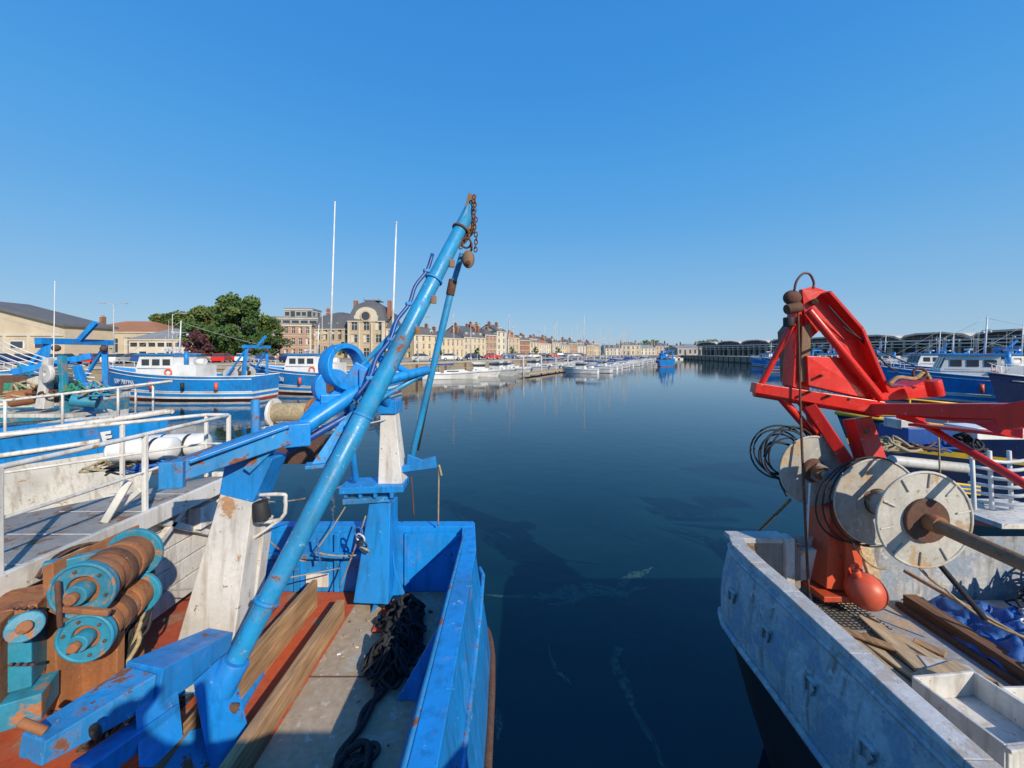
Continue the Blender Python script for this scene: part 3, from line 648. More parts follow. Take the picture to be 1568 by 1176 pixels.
# cars, lamps
def car(col):
    o=Obj('parked_car',bevel=.03); w=.86
    prof=[(-2.1,.32),(-2.12,.8),(-1.95,.98),(1.0,.98),(1.85,.82),(2.1,.6),(2.08,.32)]
    o.prism('body',col,[V((x_,-w,z_)) for x_,z_ in prof],(0,2*w,0))
    gh=[(-1.95,.98),(-1.5,1.42),(.1,1.46),(1.0,.98)]
    o.hexa('glazing',glass,[V((x_,-w*.97+(.12 if z_>1.2 else 0),z_)) for x_,z_ in gh],[V((x_,w*.97-(.12 if z_>1.2 else 0),z_)) for x_,z_ in gh])
    o.prism('roof',col,[V((-1.52,-w*.86,1.42)),V((.12,-w*.86,1.46)),V((.12,w*.86,1.46)),V((-1.52,w*.86,1.42))],(0,0,.04))
    for x_ in (-1.3,1.3):
        for sd in (-1,1): o.cyl('wheels',black,(x_,sd*(w-.18),.32),(x_,sd*(w+.02),.32),.32,n=16); o.cyl('hubs',steel,(x_,sd*(w+.02),.32),(x_,sd*(w+.04),.32),.18,n=10)
    return o
cars=[]
for i,col in enumerate([white2,dblue,navy,steel,red]):
    c_=car(col); c_.loc=(-60+i*3.0,58+i*2,G); c_.rz=.9; cars.append(c_.finish())
for i in range(14): dup(cars[i%5],(-72+i*2.9,52+i*1.1+U(-.4,.4),G),1.9+U(-.1,.1))
for i in range(14):
    p=offs(V((-12,60,0)).lerp(V((42,175,0)),i/14),9); dup(cars[(i*2+1)%5],(p.x,p.y,G),.3+U(-.1,.1))
for i in range(8): dup(cars[i%5],(100+i*3.2,150-i*14,G),1.2)
def lamp(loc,h,double=False,rz=0):
    o=Obj('street_lamp',loc,rz); o.cyl('pole',steel,(0,0,0),(0,0,h),.10,.05,8); o.cyl('base',steel,(0,0,0),(0,0,.8),.15,.15,8)
    for sd in ((-1,1) if double else (1,)):
        o.tube('arm',steel,[(0,0,h-.2),(sd*.5,0,h+.15),(sd*1.3,0,h+.2)],.04,6,3); o.box('head',greyw,(sd*1.5,0,h+.18),(.7,.28,.12))
    return o.finish()
lamp((-61,60,G),9,True,.2); lamp((-52,60,G),7.5,False,.4); lamp((-31,64,G),8,True,1)
for i in range(9):
    p=offs(V((-12,60,0)).lerp(V((42,175,0)),i/8),3); lamp((p.x,p.y,G),7,False,0)

# ------------------------------------------------------------------ BLUE TRAWLER (near left)
def D(x,y,dz): return V((x,y,H-dz))
b=Obj('blue_stern_trawler',bevel=.006)
Ys=[-2,-1,0,1,2,3,3.6,3.95,4.06]
prof=[(-.33,1.8),(-.29,2.1),(-.22,2.5),(-.19,2.75),(-.19,2.92),(-.24,3.3),(-.34,3.9),(-.7,4.6)]
bm=b.bm('hull_side',blue); rows=[]
for y in Ys:
    k=max(0,(y-3.4)/.66)**2*.10
    rows.append([bm.verts.new(D(x-k,y-(.0 if y<4 else (z-1.8)*.02),z)) for x,z in prof])
for r0,r1 in zip(rows,rows[1:]):
    for i in range(len(prof)-1): b.face(bm,[r0[i],r0[i+1],r1[i+1],r1[i]],True)
b.poly('transom',blue,[D(-.42,4.06,1.8),D(-5.2,4.06,1.8),D(-5.2,3.9,4.6),D(-.6,3.9,4.6)])
b.tube('rubbing_strake',rust,[D(-.175,-2,2.84),D(-.175,1,2.84),D(-.175,3.3,2.84),D(-.24,3.95,2.84),D(-.34,4.06,2.84)],.035,8,3)
b.tube('rubbing_strake',blue2,[D(-.27,-2,2.2),D(-.27,3.3,2.2),D(-.33,4.0,2.2)],.02,8,3)
b.beam('cap_rail',blue,D(-.375,-2,1.79),D(-.385,3.5,1.79),.13,.06); b.beam('cap_rail',blue,D(-.385,3.5,1.792),D(-.45,4.06,1.792),.13,.06)
b.beam('cap_rail',blue,D(-.40,4.02,1.785),D(-2.8,4.02,1.785),.13,.06)
b.tube('rail_lip',tealblue,[D(-.455,-2,1.775),D(-.465,3.9,1.775)],.016,8,1)
b.poly('bulwark_inside',blue,[D(-.46,-2,1.81),D(-.47,3.96,1.81),D(-.66,3.94,2.4),D(-.66,-2,2.4)])
b.poly('bulwark_inside',blue,[D(-.46,3.96,1.81),D(-2.8,3.96,1.81),D(-2.8,3.94,2.4),D(-.62,3.94,2.4)])
for y in (-.6,.5,1.6,2.7):
    b.prism('bulwark_stays',blue,[D(-.48,y,1.84),D(-.66,y,2.4),D(-.80,y,2.4)],(0,.015,0))
for x in (-1.75,-2.15,-2.5,-1.05): b.box('transom_stiffeners',blue,D(x,3.93,2.1),(.05,.05,.58))
b.beam('transom_ledge',blue2,D(-1.3,3.9,2.02),D(-2.8,3.9,2.02),.06,.05)
b.box('white_scupper',white,D(-1.95,3.925,2.28),(.22,.03,.13)); 
b.prism('corner_gusset',blue,[D(-.5,3.93,1.83),D(-1.15,3.93,1.83),D(-1.3,3.6,2.4),D(-1.18,3.93,2.4)],(0,.012,0))
for i in range(9): b.box('hull_welds',blue2,D(-.345+.02*(i%2),-.2+i*.45,1.757),(.05,.012,.004),U(-.3,.3))
Z=H-2.4
def patch(o,part,mat,x0,x1,y0,y1,z,t=.05): o.box(part,mat,((x0+x1)/2,(y0+y1)/2,z-t/2),(abs(x1-x0),abs(y1-y0),t))
patch(b,'deck',deckgry,-.60,-1.5,-2,3.94,Z); patch(b,'deck_red',deckred,-1.502,-5.1,-2,3.94,Z)
b.beam('deck_timber',timber,D(-1.55,-2,2.32),D(-1.55,3.55,2.32),.07,.17); b.beam('deck_timber',timber,D(-1.93,-2,2.27),D(-1.86,3.7,2.27),.05,.26)
b.beam('deck_channel',deckred,D(-2.1,-2,2.36),D(-2.05,3.6,2.36),.2,.06)
b.box('deck_plate',redor,D(-1.05,3.55,2.385),(.3,.4,.02)); b.box('deck_plate',rusto,D(-2.75,2.95,2.35),(.35,.25,.08),.4)
for y in (.2,1.1,2.0,2.9): b.beam('deck_seam',rust,D(-.67,y,2.398),D(-1.5,y,2.398),.012,.006)
b.ring('deck_eye',black,D(-.85,2.35,2.39),(0,0,1),.06,.03,.02)
for i in range(26): b.box('deck_debris',[rust,ropey,plank,white][i%4],D(U(-1.45,-.75),U(1.8,3.8),2.393),(U(.006,.04),U(.006,.03),.01),U(0,3))
def tp(u,v,d): return S(u,v,d)
b.beam('gantry_leg',white,tp(312,1075,2.85),tp(378,752,2.95),.46,.26,.24,.22,up=(0,1,0))
b.beam('gantry_leg_side',white,tp(345,1075,3.0),tp(398,790,3.02),.30,.10,.16,.1,up=(0,1,0))
b.beam('gantry_leg_cap',blue,tp(377,756,2.95),tp(396,690,2.97),.25,.23,.34,.2,up=(0,1,0))
b.beam('gantry_leg_cap',blue2,tp(385,715,2.9),tp(430,672,2.95),.2,.06,.12,.06)
b.beam('gantry_arm',blue2,tp(252,727,2.55),tp(440,663,2.95),.15,.13,.15,.15); b.box('arm_end_plate',blue2,tp(264,727,2.52),(.13,.05,.17),.3)
b.beam('arm_flange',blue,tp(290,703,2.6),tp(440,650,2.95),.20,.025)
b.cyl('arm_tube',blue,tp(445,668,2.98),tp(560,590,3.4),.065,.06,16); b.cyl('arm_tube',blue,tp(560,590,3.4),tp(656,566,3.85),.05,.042,14)
b.cyl('arm_tube_lower',dblue,tp(440,690,3.05),tp(575,612,3.5),.03,.03,12)
b.box('arm_knuckle',blue,tp(455,664,3.0),(.18,.17,.17),.5)
b.cyl('arm_post',blue2,tp(391,668,2.92),tp(391,612,2.92),.03,n=10)
b.prism('arm_web',blue2,[tp(470,720,3.05),tp(495,712,3.1),tp(560,615,3.4),tp(525,640,3.3)],(0.02,.10,0))
b.prism('arm_web',blue,[tp(500,705,3.2),tp(515,715,3.25),tp(590,590,3.5),tp(575,582,3.45)],(0,.06,0))
b.box('arm_pad',blue2,tp(485,712,3.1),(.16,.12,.03),.4)
b.beam('gantry_foot',blue,tp(576,912,3.72),tp(588,765,3.82),.32,.3,.2,.25,up=(0,1,0))
b.prism('foot_gusset',blue,[tp(605,875,3.7),tp(620,912,3.7),tp(600,912,3.7),tp(598,820,3.75)],(0,.03,0))
b.beam('gantry_platform',blue,tp(527,744,3.75),tp(622,741,3.8),.3,.06); b.beam('gantry_platform',blue2,tp(530,762,3.75),tp(600,758,3.8),.24,.05)
for u_ in (530,552,575,600): b.box('platform_web',blue,tp(u_,752,3.66),(.03,.04,.12))
b.beam('gantry_pylon',white,tp(602,738,3.82),tp(597,632,3.82),.23,.2,.14,.14,up=(0,1,0))
b.box('pylon_head',blue,tp(597,622,3.82),(.18,.2,.12)); b.beam('side_bracket',blue,tp(610,718,3.82),tp(668,707,3.85),.12,.05,.08,.1)
b.prism('side_bracket_web',blue,[tp(622,725,3.8),tp(660,712,3.8),tp(640,702,3.8),tp(624,696,3.8)],(0,.03,0))
b.cyl('leg_pipe',blue,tp(545,735,3.7),tp(528,600,3.45),.03)
A0=tp(340,1052,2.42);A1=tp(722,318,3.85)
b.cyl('derrick',tealblue,A0,A0.lerp(A1,.45),.062,.075,24); b.cyl('derrick',tealblue,A0.lerp(A1,.45),A1,.075,.062,24)
for t in (.12,.45,.78,.93): p=A0.lerp(A1,t); dd=(A1-A0).normalized(); b.cyl('derrick_bands',blue2 if t<.9 else rust,p-dd*.012,p+dd*.012,.081,.081,24)
b.prism('derrick_head',rustb,[tp(712,315,3.80),tp(718,294,3.80),tp(728,300,3.80),tp(728,352,3.80),tp(712,372,3.78),tp(700,372,3.74)],(0,.035,0))
b.prism('derrick_head',tealblue,[tp(706,338,3.74),tp(717,312,3.78),tp(722,318,3.78),tp(716,346,3.78),tp(704,368,3.74),tp(698,358,3.72)],(0,-.03,0))
for t in (.66,.74,.84): p=A0.lerp(A1,t); b.box('derrick_lug',rustb,p+V((.07,-.03,-.05)),(.05,.025,.07),.3)
b.cyl('derrick_foot_sleeve',blue,tp(330,1070,2.4),tp(362,1010,2.46),.088,.082,16); b.cyl('derrick_pin',rust,tp(318,1078,2.35),tp(365,1085,2.4),.025)
off=V((-.085,-.02,.03)); pts=[]
for i in range(9):
    t=.48+.36*i/8; p=A0.lerp(A1,t); pts.append(p+off*(1.0 if i%2 else 1.28))
b.tube('hoses',dblue,pts,.017,8,4); b.tube('hoses',tealblue,[p+V((-.03,.03,-.03)) for p in pts[:6]],.018,8,4)
for i in (1,3,5,7): b.box('hose_clip',blue2,pts[i],(.06,.05,.03),.5)
b.cyl('derrick_stay',tealblue,tp(708,388,3.85),tp(692,440,3.9),.028,.028,10); b.cyl('derrick_stay',tealblue,tp(692,440,3.9),tp(628,712,4.0),.036,.03,12)
b.cyl('derrick_stay_joint',rust,tp(694,428,3.9),tp(689,452,3.9),.042,n=12)
b.cyl('ram',black,tp(688,450,3.95),tp(640,690,4.02),.012,n=8)
c0=tp(726,302,3.75); c1=tp(729,382,3.75)
nl=15
for i in range(nl):
    p=c0.lerp(c1,i/(nl-1))+V((.008*math.sin(i*1.3),0,0)); b.torus('chain',rust,p,(1,0,0) if i%2 else (.25,1,0),.016,.006,12,6,stretch=(0,0,1))
c2=tp(706,378,3.72)
for i in range(8):
    p=c2.lerp(tp(722,350,3.72),i/7); b.torus('chain',rust,p,(1,.3,0) if i%2 else (.1,1,0),.015,.006,12,6,stretch=(.4,0,.7))
b.torus('chain',rust,tp(714,372,3.72),(0,1,.2),.045,.010,16,8); b.torus('chain',rust,tp(722,378,3.72),(1,.2,0),.035,.009,16,8)
b.sphere('pulley_block',rustb,tp(717,397,3.72),.056,(1,.5,1.55),18); b.cyl('pulley_pin',rust,tp(717,402,3.66),tp(717,402,3.78),.022); b.torus('pulley_strap',rust,tp(717,397,3.72),(0,1,0),.05,.010,18,8,stretch=(0,0,1))
b.ring('guide_ring',blue,tp(526,562,3.35),(.85,-.45,.1),.20,.155,.13); b.ring('guide_ring',blue,tp(508,592,3.3),(.7,-.7,0),.15,.02,.10); b.cyl('sheave_hub',rust,tp(502,594,3.22),tp(516,590,3.4),.045)
b.beam('ring_support',blue,tp(530,600,3.35),tp(556,560,3.4),.12,.14); b.beam('ring_support',blue,tp(497,618,3.25),tp(470,650,3.1),.12,.1)
b.box('ring_base',blue,tp(520,608,3.33),(.3,.22,.07),.5)
b.cyl('cross_brace',tealblue,tp(552,562,3.4),tp(612,500,3.5),.022); b.cyl('cross_brace',tealblue,tp(580,612,3.6),tp(656,568,3.85),.025); b.cyl('cross_brace',blue,tp(575,545,3.45),tp(640,578,3.8),.03)
b.cyl('cross_brace',blue,tp(560,560,3.4),tp(598,625,3.8),.045); b.box('hinge_block',blue,tp(568,585,3.42),(.2,.18,.24),.4); b.cyl('hinge_pin',rust,tp(552,600,3.3),tp(592,590,3.5),.03)
b.beam('base_beam',blue2,tp(48,1148,1.75),tp(215,1050,2.15),.16,.10,.22,.16); b.beam('base_beam',blue,tp(215,1050,2.15),tp(335,985,2.6),.26,.2,.2,.16)
b.prism('base_bracket',blue,[tp(205,1075,2.05),tp(225,1062,2.1),tp(235,1176,2.0),tp(212,1176,1.95)],(.02,.16,0))
b.prism('base_bracket',blue,[tp(295,1045,2.25),tp(312,1050,2.3),tp(345,1190,2.2),tp(322,1190,2.2)],(.02,.2,0))
b.prism('base_floor',blue2,[tp(215,1130,2.1),tp(330,1110,2.35),tp(345,1200,2.2),tp(225,1210,2.0)],(0,0,-.02))
b.beam('base_beam_lower',blue,tp(120,1190,1.8),tp(260,1090,2.2),.12,.1); b.ring('base_eye',black,tp(146,1120,1.78),(.3,1,0),.035,.015,.02,16)
b.cyl('base_pin_end',rusto,tp(30,1105,1.75),tp(70,1120,1.78),.018)
b.box('leg_shoe',blue,tp(300,1075,2.72),(.75,.35,.12),.15)
b.tube('lamp_bracket',white,[tp(395,758,2.9),tp(432,757,2.9),tp(437,763,2.9),tp(430,795,2.9),tp(372,800,2.9)],.014,8,3); b.tube('lamp_bracket',white,[tp(430,795,2.9),tp(380,830,2.9)],.012,8,1)
b.cyl('deck_lamp',black,tp(398,768,2.85),tp(402,795,2.85),.05,.058,14); b.box('deck_lamp_mount',dkgrey,tp(388,782,2.88),(.06,.05,.09))
for a_,c_,sg,mt,r_ in [((400,768,2.9),(527,742,3.75),.05,dkgrey,.006),((672,712,3.82),(671,805,3.9),0,ropey,.008),((676,728,3.82),(672,712,3.82),0,ropey,.012),((630,730,3.8),(634,790,3.82),0,rust,.008),
   ((548,742,3.7),(482,845,3.7),.03,ropey,.007),((482,845,3.7),(545,850,3.7),.02,ropey,.007),((560,790,3.6),(520,900,3.6),.02,dkgrey,.008),((485,820,3.7),(490,860,3.7),0,ropeb,.01),
   ((400,815,3.1),(470,860,3.4),.05,dkgrey,.007),((240,905,2.9),(520,870,3.55),.03,dkgrey,.006),((430,668,2.95),(600,640,3.8),.02,steel,.006)]:
    b.rope('ropes',mt,S(*a_),S(*c_),sg,r_)
for i in range(4): b.torus('ropes',[ropeb,white2,black,ropey][i],tp(549+i*3,815+i*9,3.55),(.4,1,.3*i),.045,.008)
b.mound('net',netblk,D(-.93,3.22,2.4),.17,.42,.15,0,30,16,.5)
for i in range(7): b.pile('net',netblk,D(-.93+U(-.05,.05),2.9+i*.10,2.38),(.19,.20,0),60,.011,.24)
b.tube('net',netblk,[D(-.95,2.95,2.37),D(-.9,2.75,2.37),D(-.98,2.6,2.37),D(-.97,2.45,2.37),D(-1.02,2.3,2.37),D(-.95,2.18,2.37),D(-.88,2.25,2.37),D(-.84,2.33,2.37),D(-.93,2.37,2.36),D(-1.0,2.2,2.35),D(-.93,2.0,2.37)],.02,8,5)
b.tube('net',netblk,[D(-.97,2.95,2.37),D(-.94,2.7,2.37),D(-.95,2.5,2.37),D(-.99,2.35,2.37),D(-.9,2.15,2.37),D(-.83,2.2,2.35),D(-.87,2.35,2.34),D(-.97,2.3,2.34)],.018,8,5)
for i in range(3): b.pile('net',netblk,D(-.90,2.2,2.4),(.10,.13,0),22,.014,.07)
b.tube('net',netblk,[D(-1.25,3.7,2.37),D(-1.1,3.6,2.37),D(-1.2,3.45,2.37),D(-1.0,3.35,2.37),D(-1.05,3.2,2.37)],.02,8,5)
# ---- winch: two drums whose flanged ends face the jetty
def wn(u,v,d): return S(u,v,d)
b.prism('winch_frame',rusto,[wn(64,868,2.22),wn(80,862,2.22),wn(90,1105,2.22),wn(70,1110,2.22)],(.02,.5,0))
b.prism('winch_frame',rusto,[wn(84,940,2.34),wn(180,930,2.34),wn(178,1085,2.34),wn(92,1105,2.34)],(.0,.05,0))
b.beam('winch_frame',turq,wn(66,868,2.25),wn(190,842,2.45),.05,.05); b.beam('winch_frame',rust,wn(75,1105,2.2),wn(205,1045,2.6),.06,.1)
b.beam('winch_frame',turq,wn(190,842,2.45),wn(222,905,2.65),.05,.05)
for (u_,v_,rr) in ((126,905,.150),(130,977,.128)):
    c_=wn(u_,v_,2.14); ax=V((-.22,.97,.02)).normalized()
    b.ring('winch_drum',turq,c_+ax*.02,ax,rr,rr*.52,.04,36); b.cyl('winch_drum_face',rusto,c_+ax*.025,c_+ax*.035,rr*.9,rr*.9,34); b.torus('winch_drum_lip',turq,c_,ax,rr*.98,.010,36,8)
    b.cyl('winch_hub',turq,c_-ax*.05,c_+ax*.02,rr*.36,n=20); b.cyl('winch_hub',rusto,c_-ax*.085,c_-ax*.05,rr*.2,n=12)
    e1=ax.orthogonal().normalized(); e2=ax.cross(e1)
    for k in range(6):
        a_=k*pi/3; pp=c_+(e1*math.cos(a_)+e2*math.sin(a_))*rr*.76; b.cyl('winch_bolts',rust,pp-ax*.014,pp,.010,n=6)
    b.cyl('winch_drum_core',rusto,c_+ax*.035,c_+ax*.40,rr*.80,n=30)
    for k in range(3): b.ring('winch_brake_band',rust if k%2 else rusto,c_+ax*(.09+.10*k),ax,rr*(.86+.03*(k%2)),rr*.78,.05,30)
    b.ring('winch_drum',turq,c_+ax*.40,ax,rr*1.05,rr*.5,.03,34)
b.beam('brake_lever',rusto,wn(95,932,2.1),wn(168,938,2.14),.03,.03); b.cyl('brake_screw',rust,wn(88,890,2.08),wn(92,960,2.08),.012)
b.box('winch_motor',turq,wn(34,985,2.15),(.16,.22,.38),.5); b.box('winch_motor',rusto,wn(34,925,2.2),(.22,.26,.08),.5); b.box('winch_guard',rusto,wn(6,1005,2.1),(.10,.3,.5),.5); b.box('winch_motor',turq,wn(45,1072,2.1),(.16,.18,.14),.5)
b.cyl('winch_gearbox',turq,wn(38,960,2.0),wn(44,955,2.15),.07,n=20); b.cyl('winch_gearbox',rusto,wn(37,961,1.98),wn(38,960,2.0),.03,n=12)
for k in range(8): b.cyl('winch_bolts',rust,wn(16+(k%4)*11,930+(k//4)*88,2.02),wn(16+(k%4)*11,930+(k//4)*88,2.06),.010,n=6)
for k in range(34):
    u0=206+U(-18,18); b.tube('hoses',[black,rust,black,dkgrey,ropey][k%5],[wn(u0-30,850+U(-10,20),2.7),wn(u0+U(0,22),870+U(-10,10),2.65),wn(u0+U(-15,15),940+U(-15,15),2.55),wn(u0-U(5,40),1000+U(-15,15),2.48),wn(u0-U(20,60),1050+U(-10,20),2.40)],U(.005,.013),6,5)
for k in range(8): b.tube('hoses',[rust,black,ropey][k%3],[wn(60+U(-20,30),885,2.35),wn(85+U(-10,10),860+U(-8,8),2.4),wn(150,838+U(-8,8),2.6),wn(215,855+U(-10,10),2.75),wn(225+U(-6,6),930,2.75)],.008,6,5)
for k in range(5): b.pile('hoses',[rust,black,ropey][k%3],D(-2.5+k*.05,2.55,2.4),(.2,.25,0),30,.009,.14)
# ---- walkway over winch, rails
pts=[D(-2.93,1.7,1.3),D(-2.93,4.12,1.3),D(-3.15,4.12,1.3),D(-4.1,3.0,1.3),D(-4.1,1.4,1.3)]
b.prism('walkway',dkgrey,pts,(0,0,-.05)); b.beam('walkway_fascia',white,D(-2.91,1.7,1.33),D(-2.91,4.14,1.33),.04,.14); b.beam('walkway_fascia',white,D(-2.91,4.14,1.33),D(-3.16,4.14,1.33),.04,.14)
for y in (2.0,2.4,2.8,3.2,3.6): b.beam('walkway_planks',steel,D(-2.96,y,1.297),D(-3.7,y,1.297),.01,.006)
for dz_,r_ in ((.65,.018),(.95,.012),):
    b.tube('guard_rail',white,[D(-2.95,1.7,dz_),D(-2.95,2.6,dz_+.012),D(-2.95,4.08,dz_)],r_,8,3); b.tube('guard_rail',white,[D(-2.95,4.08,dz_),D(-3.2,4.1,dz_)],r_,8,1)
    b.tube('guard_rail',white,[D(-3.2,4.1,dz_),D(-4.1,3.0,dz_)],r_,8,1)
for y in (2.25,3.15,4.08): b.beam('rail_post',white,D(-2.95,y,1.3),D(-2.95,y,.65),.033,.033)
b.beam('rail_post',white,D(-3.2,4.1,1.3),D(-3.2,4.1,.65),.03,.03); b.beam('rail_post',white,D(-3.6,3.62,1.3),D(-3.6,3.62,.65),.03,.03)
b.beam('rail_brace',white,D(-2.98,3.05,1.0),D(-3.12,3.0,1.3),.03,.05); b.beam('rail_brace',white,D(-2.98,3.15,1.1),D(-3.2,3.15,1.28),.03,.04)
for zz in (1.38,1.56,1.74,1.92,2.1): b.box('white_planking',white,D(-3.06+.0,3.45,zz+.085),(.04,1.2,.168)); b.box('white_planking',white,D(-2.93,4.0,zz+.085),(.28,.04,.168))
b.beam('walkway_brace',white,D(-2.98,2.9,1.9),D(-2.98,3.6,1.38),.05,.05); b.beam('walkway_brace',white,D(-2.98,3.3,1.42),D(-2.98,3.9,1.8),.05,.05)
b.box('locker',white,D(-2.96,3.75,1.55),(.12,.2,.2))
b.poly('bulwark_left',dkgrey,[D(-3.9,-2,1.4),D(-3.9,3.94,1.4),D(-3.9,3.94,2.4),D(-3.9,-2,2.4)])
for i,(u_,v_,dd) in enumerate([(215,690,4.6),(268,683,4.9)]):
    c_=S(u_,v_,dd); b.cyl('liferaft',white2,c_-V((.28,0,0)),c_+V((.28,.1,0)),.14,.14,18); b.sphere('liferaft',white2,c_-V((.28,0,0)),.14,(.4,1,1)); b.sphere('liferaft',white2,c_+V((.28,.1,0)),.14,(.4,1,1))
    for k in (-.15,.15): b.ring('raft_straps',black,c_+V((k,.03,0)),(1,.15,0),.145,.13,.025)
b.beam('raft_cradle',dkgrey,S(175,712,4.6),S(300,705,4.9),.2,.05)
for i in range(4): b.pile('hoses',[ropey,black,ropeb,rust][i],S(165+i*35,720,4.5),(.3,.25,0),30,.012,.12)
b.finish()
o=Obj('net_drum_with_gear',bevel=.005)
c_=S(455,632,5.5)
o.cyl('net_roll',ropey,c_-V((.3,0,0)),c_+V((.2,0,0)),.14); o.cyl('flange',rusto,c_+V((.2,0,0)),c_+V((.24,0,0)),.2); o.cyl('flange',white,c_-V((.3,0,0)),c_-V((.34,0,0)),.2)
for i in range(6): o.pile('net',[dkgrey,rust,white][i%3],c_+V((-.1,0,-.25)),(.4,.2,0),40,.014,.25)
o.box('base',rust,c_+V((0,0,-.5)),(.9,.5,.3)); o.finish()
o=Obj('deck_winch_gear',bevel=.01)
for (u_,v_,dd,mt,sx) in [(40,600,9,green,.5),(70,590,9,white,.3),(95,600,9,rusto,.45),(20,590,9,rust,.5),(140,600,9,blue,.3)]:
    o.box('housing',mt,S(u_,v_,dd),(sx,.5,.45),U(0,1)); 
for i in range(12): o.pile('net',[green,rust,ropey,turq][i%4],S(10+i*13,610,9-.2*(i%3)),(.4,.35,0),34,.022,.45)
o.beam('gallows',white,S(68,625,8.5),S(74,548,8.5),.2,.2,.12,.12,up=(0,1,0)); o.beam('gallows',blue,S(20,570,8.5),S(140,545,9),.1,.14); o.beam('gallows',turq,S(100,640,8.5),S(95,545,8.6),.1,.12,up=(0,1,0))
o.ring('sheave',white,S(72,572,8.3),(.3,1,0),.2,.05,.08); o.cyl('whip',white2,S(82,560,9),S(84,430,9),.012,.006); o.beam('gallows',blue,S(140,640,8.8),S(118,560,8.8),.12,.12,up=(0,1,0))
o.cyl('winch_barrel',rusto,S(15,612,8.4),S(55,606,8.6),.17); o.cyl('winch_barrel',turq,S(110,612,8.4),S(150,616,8.6),.14); o.beam('outrigger',turq,S(30,560,9),S(88,600,8.8),.09,.09)
for i in range(6): o.rope('ropes',white2,S(0,520+i*8,9),S(130+i*5,560+i*6,9),.1,.012)
o.box('platform',white,S(70,632,8.8),(2.2,.9,.08)); o.finish()

# ------------------------------------------------------------------ RED-GANTRY BOAT (near right)
r=Obj('white_hulled_trawler',bevel=.006)
def railx(y): 
    return 2.02-.036*max(0,3.0-y)+(.10*max(0,(y-3.45)/.35)**2)
Ys=[-2,-1,0,1,1.7,2.3,2.9,3.3,3.6,3.75,3.82]
prof=[(0,1.8),(-.035,1.95),(-.075,2.15),(-.09,2.3),(-.08,2.52)]
bm=r.bm('hull_upper',wgrey); rows=[]
for y in Ys: rows.append([bm.verts.new(D(railx(y)+x,y+(z-1.8)*(.03 if y>3.5 else 0),z)) for x,z in prof])
for r0,r1 in zip(rows,rows[1:]):
    for i in range(len(prof)-1): r.face(bm,[r0[i],r0[i+1],r1[i+1],r1[i]],True)
prof2=[(-.07,2.52),(-.02,2.7),(.12,3.2),(.35,3.9),(.8,4.6)]
bm=r.bm('hull_lower',black); rows=[]
for y in Ys: rows.append([bm.verts.new(D(railx(y)+x+.02,y,z)) for x,z in prof2])
for r0,r1 in zip(rows,rows[1:]):
    for i in range(len(prof2)-1): r.face(bm,[r0[i],r0[i+1],r1[i+1],r1[i]],True)
r.poly('transom',wgrey,[D(2.12,3.84,1.8),D(6.5,3.84,1.8),D(6.5,3.84,3),D(2.05,3.84,2.6)]); r.poly('transom_lower',black,[D(2.1,3.83,2.6),D(6.5,3.83,3),D(6.2,3.7,4.6),D(2.9,3.7,4.6)])
pr=[D(railx(y)+.055,y,1.79) for y in Ys]
for a_,c_ in zip(pr,pr[1:]): r.beam('cap_rail',wcap,a_,c_,.13,.05)
r.beam('cap_rail',wcap,D(2.1,3.80,1.788),D(2.62,3.80,1.788),.16,.05)
r.box('transom_inner',dkgrey,D(2.45,3.76,2.1),(.6,.06,.58)); r.box('transom_post',wcap,D(2.62,3.74,2.0),(.08,.12,.5)); r.box('transom_box',white,D(3.0,3.8,2.05),(.6,.06,.3))
r.poly('bulwark_inside',dkgrey,[D(railx(-2)+.11,-2,1.81),D(railx(3.3)+.12,3.76,1.81),D(2.24,3.76,2.4),D(2.08,-2,2.4)])
r.tube('rubbing_strake',wgrey,[D(railx(y)-.095,y,2.5) for y in Ys],.028,8,1)
r.tube('rail_strake',wgrey,[D(railx(y)-.01,y,1.86) for y in Ys],.02,8,1)
for (y,zz) in ((3.45,2.15),(2.98,2.15),(2.52,2.15),(2.1,2.15),(1.72,2.15)):
    x_=railx(y)-.070; r.box('freeing_ports',dkgrey,D(x_,y,zz),(.03,.065,.075)); r.box('port_lip',wgrey,D(x_-.010,y,zz-.05),(.035,.10,.022)); r.box('port_lip',wgrey,D(x_-.010,y+.045,zz),(.035,.022,.09)); r.beam('port_flap',wgrey,D(x_-.022,y-.03,zz-.03),D(x_-.004,y+.02,zz+.05),.012,.05)  # ports are grey blocks on the plating, recess shade put in as colour
for y in (.4,1.3,2.2,3.1): r.prism('bulwark_stays',dkgrey,[D(railx(y)+.13,y,1.84),D(2.2,y,2.4),D(2.36,y,2.4)],(0,.03,0))
patch(r,'deck',decksteel,2.05,6.4,-2,3.8,Z)
r.beam('deck_planks',plank,D(2.78,2.3,2.36),D(2.80,3.75,2.36),.09,.03); r.beam('deck_planks',timber,D(2.66,2.3,2.37),D(2.66,3.7,2.37),.07,.04)
for i in range(5):
    x_=2.92+i*.11; r.beam('deck_planks',[plank,timber,steel][i%3],D(x_+.04,2.75+i*.08,2.37),D(x_-.06,3.5-.07*i,2.365),.085,.022)
r.beam('deck_planks',plank,D(3.0,2.72,2.33),D(3.12,3.45,2.33),.13,.025); r.beam('deck_planks',plank,D(2.86,2.75,2.31),D(3.32,2.88,2.31),.12,.025); r.beam('deck_planks',timber,D(3.42,2.75,2.34),D(2.75,3.3,2.32),.08,.02); r.prism('board',steel,[D(3.0,2.75,2.31),D(3.3,2.65,2.31),D(3.38,2.9,2.31),D(3.1,3.0,2.31)],(0,0,-.02))
r.prism('hatch_grille',dkgrey,[D(2.7,3.3,2.35),D(3.1,3.3,2.35),D(3.05,3.65,2.35),D(2.6,3.65,2.35)],(0,0,-.03))
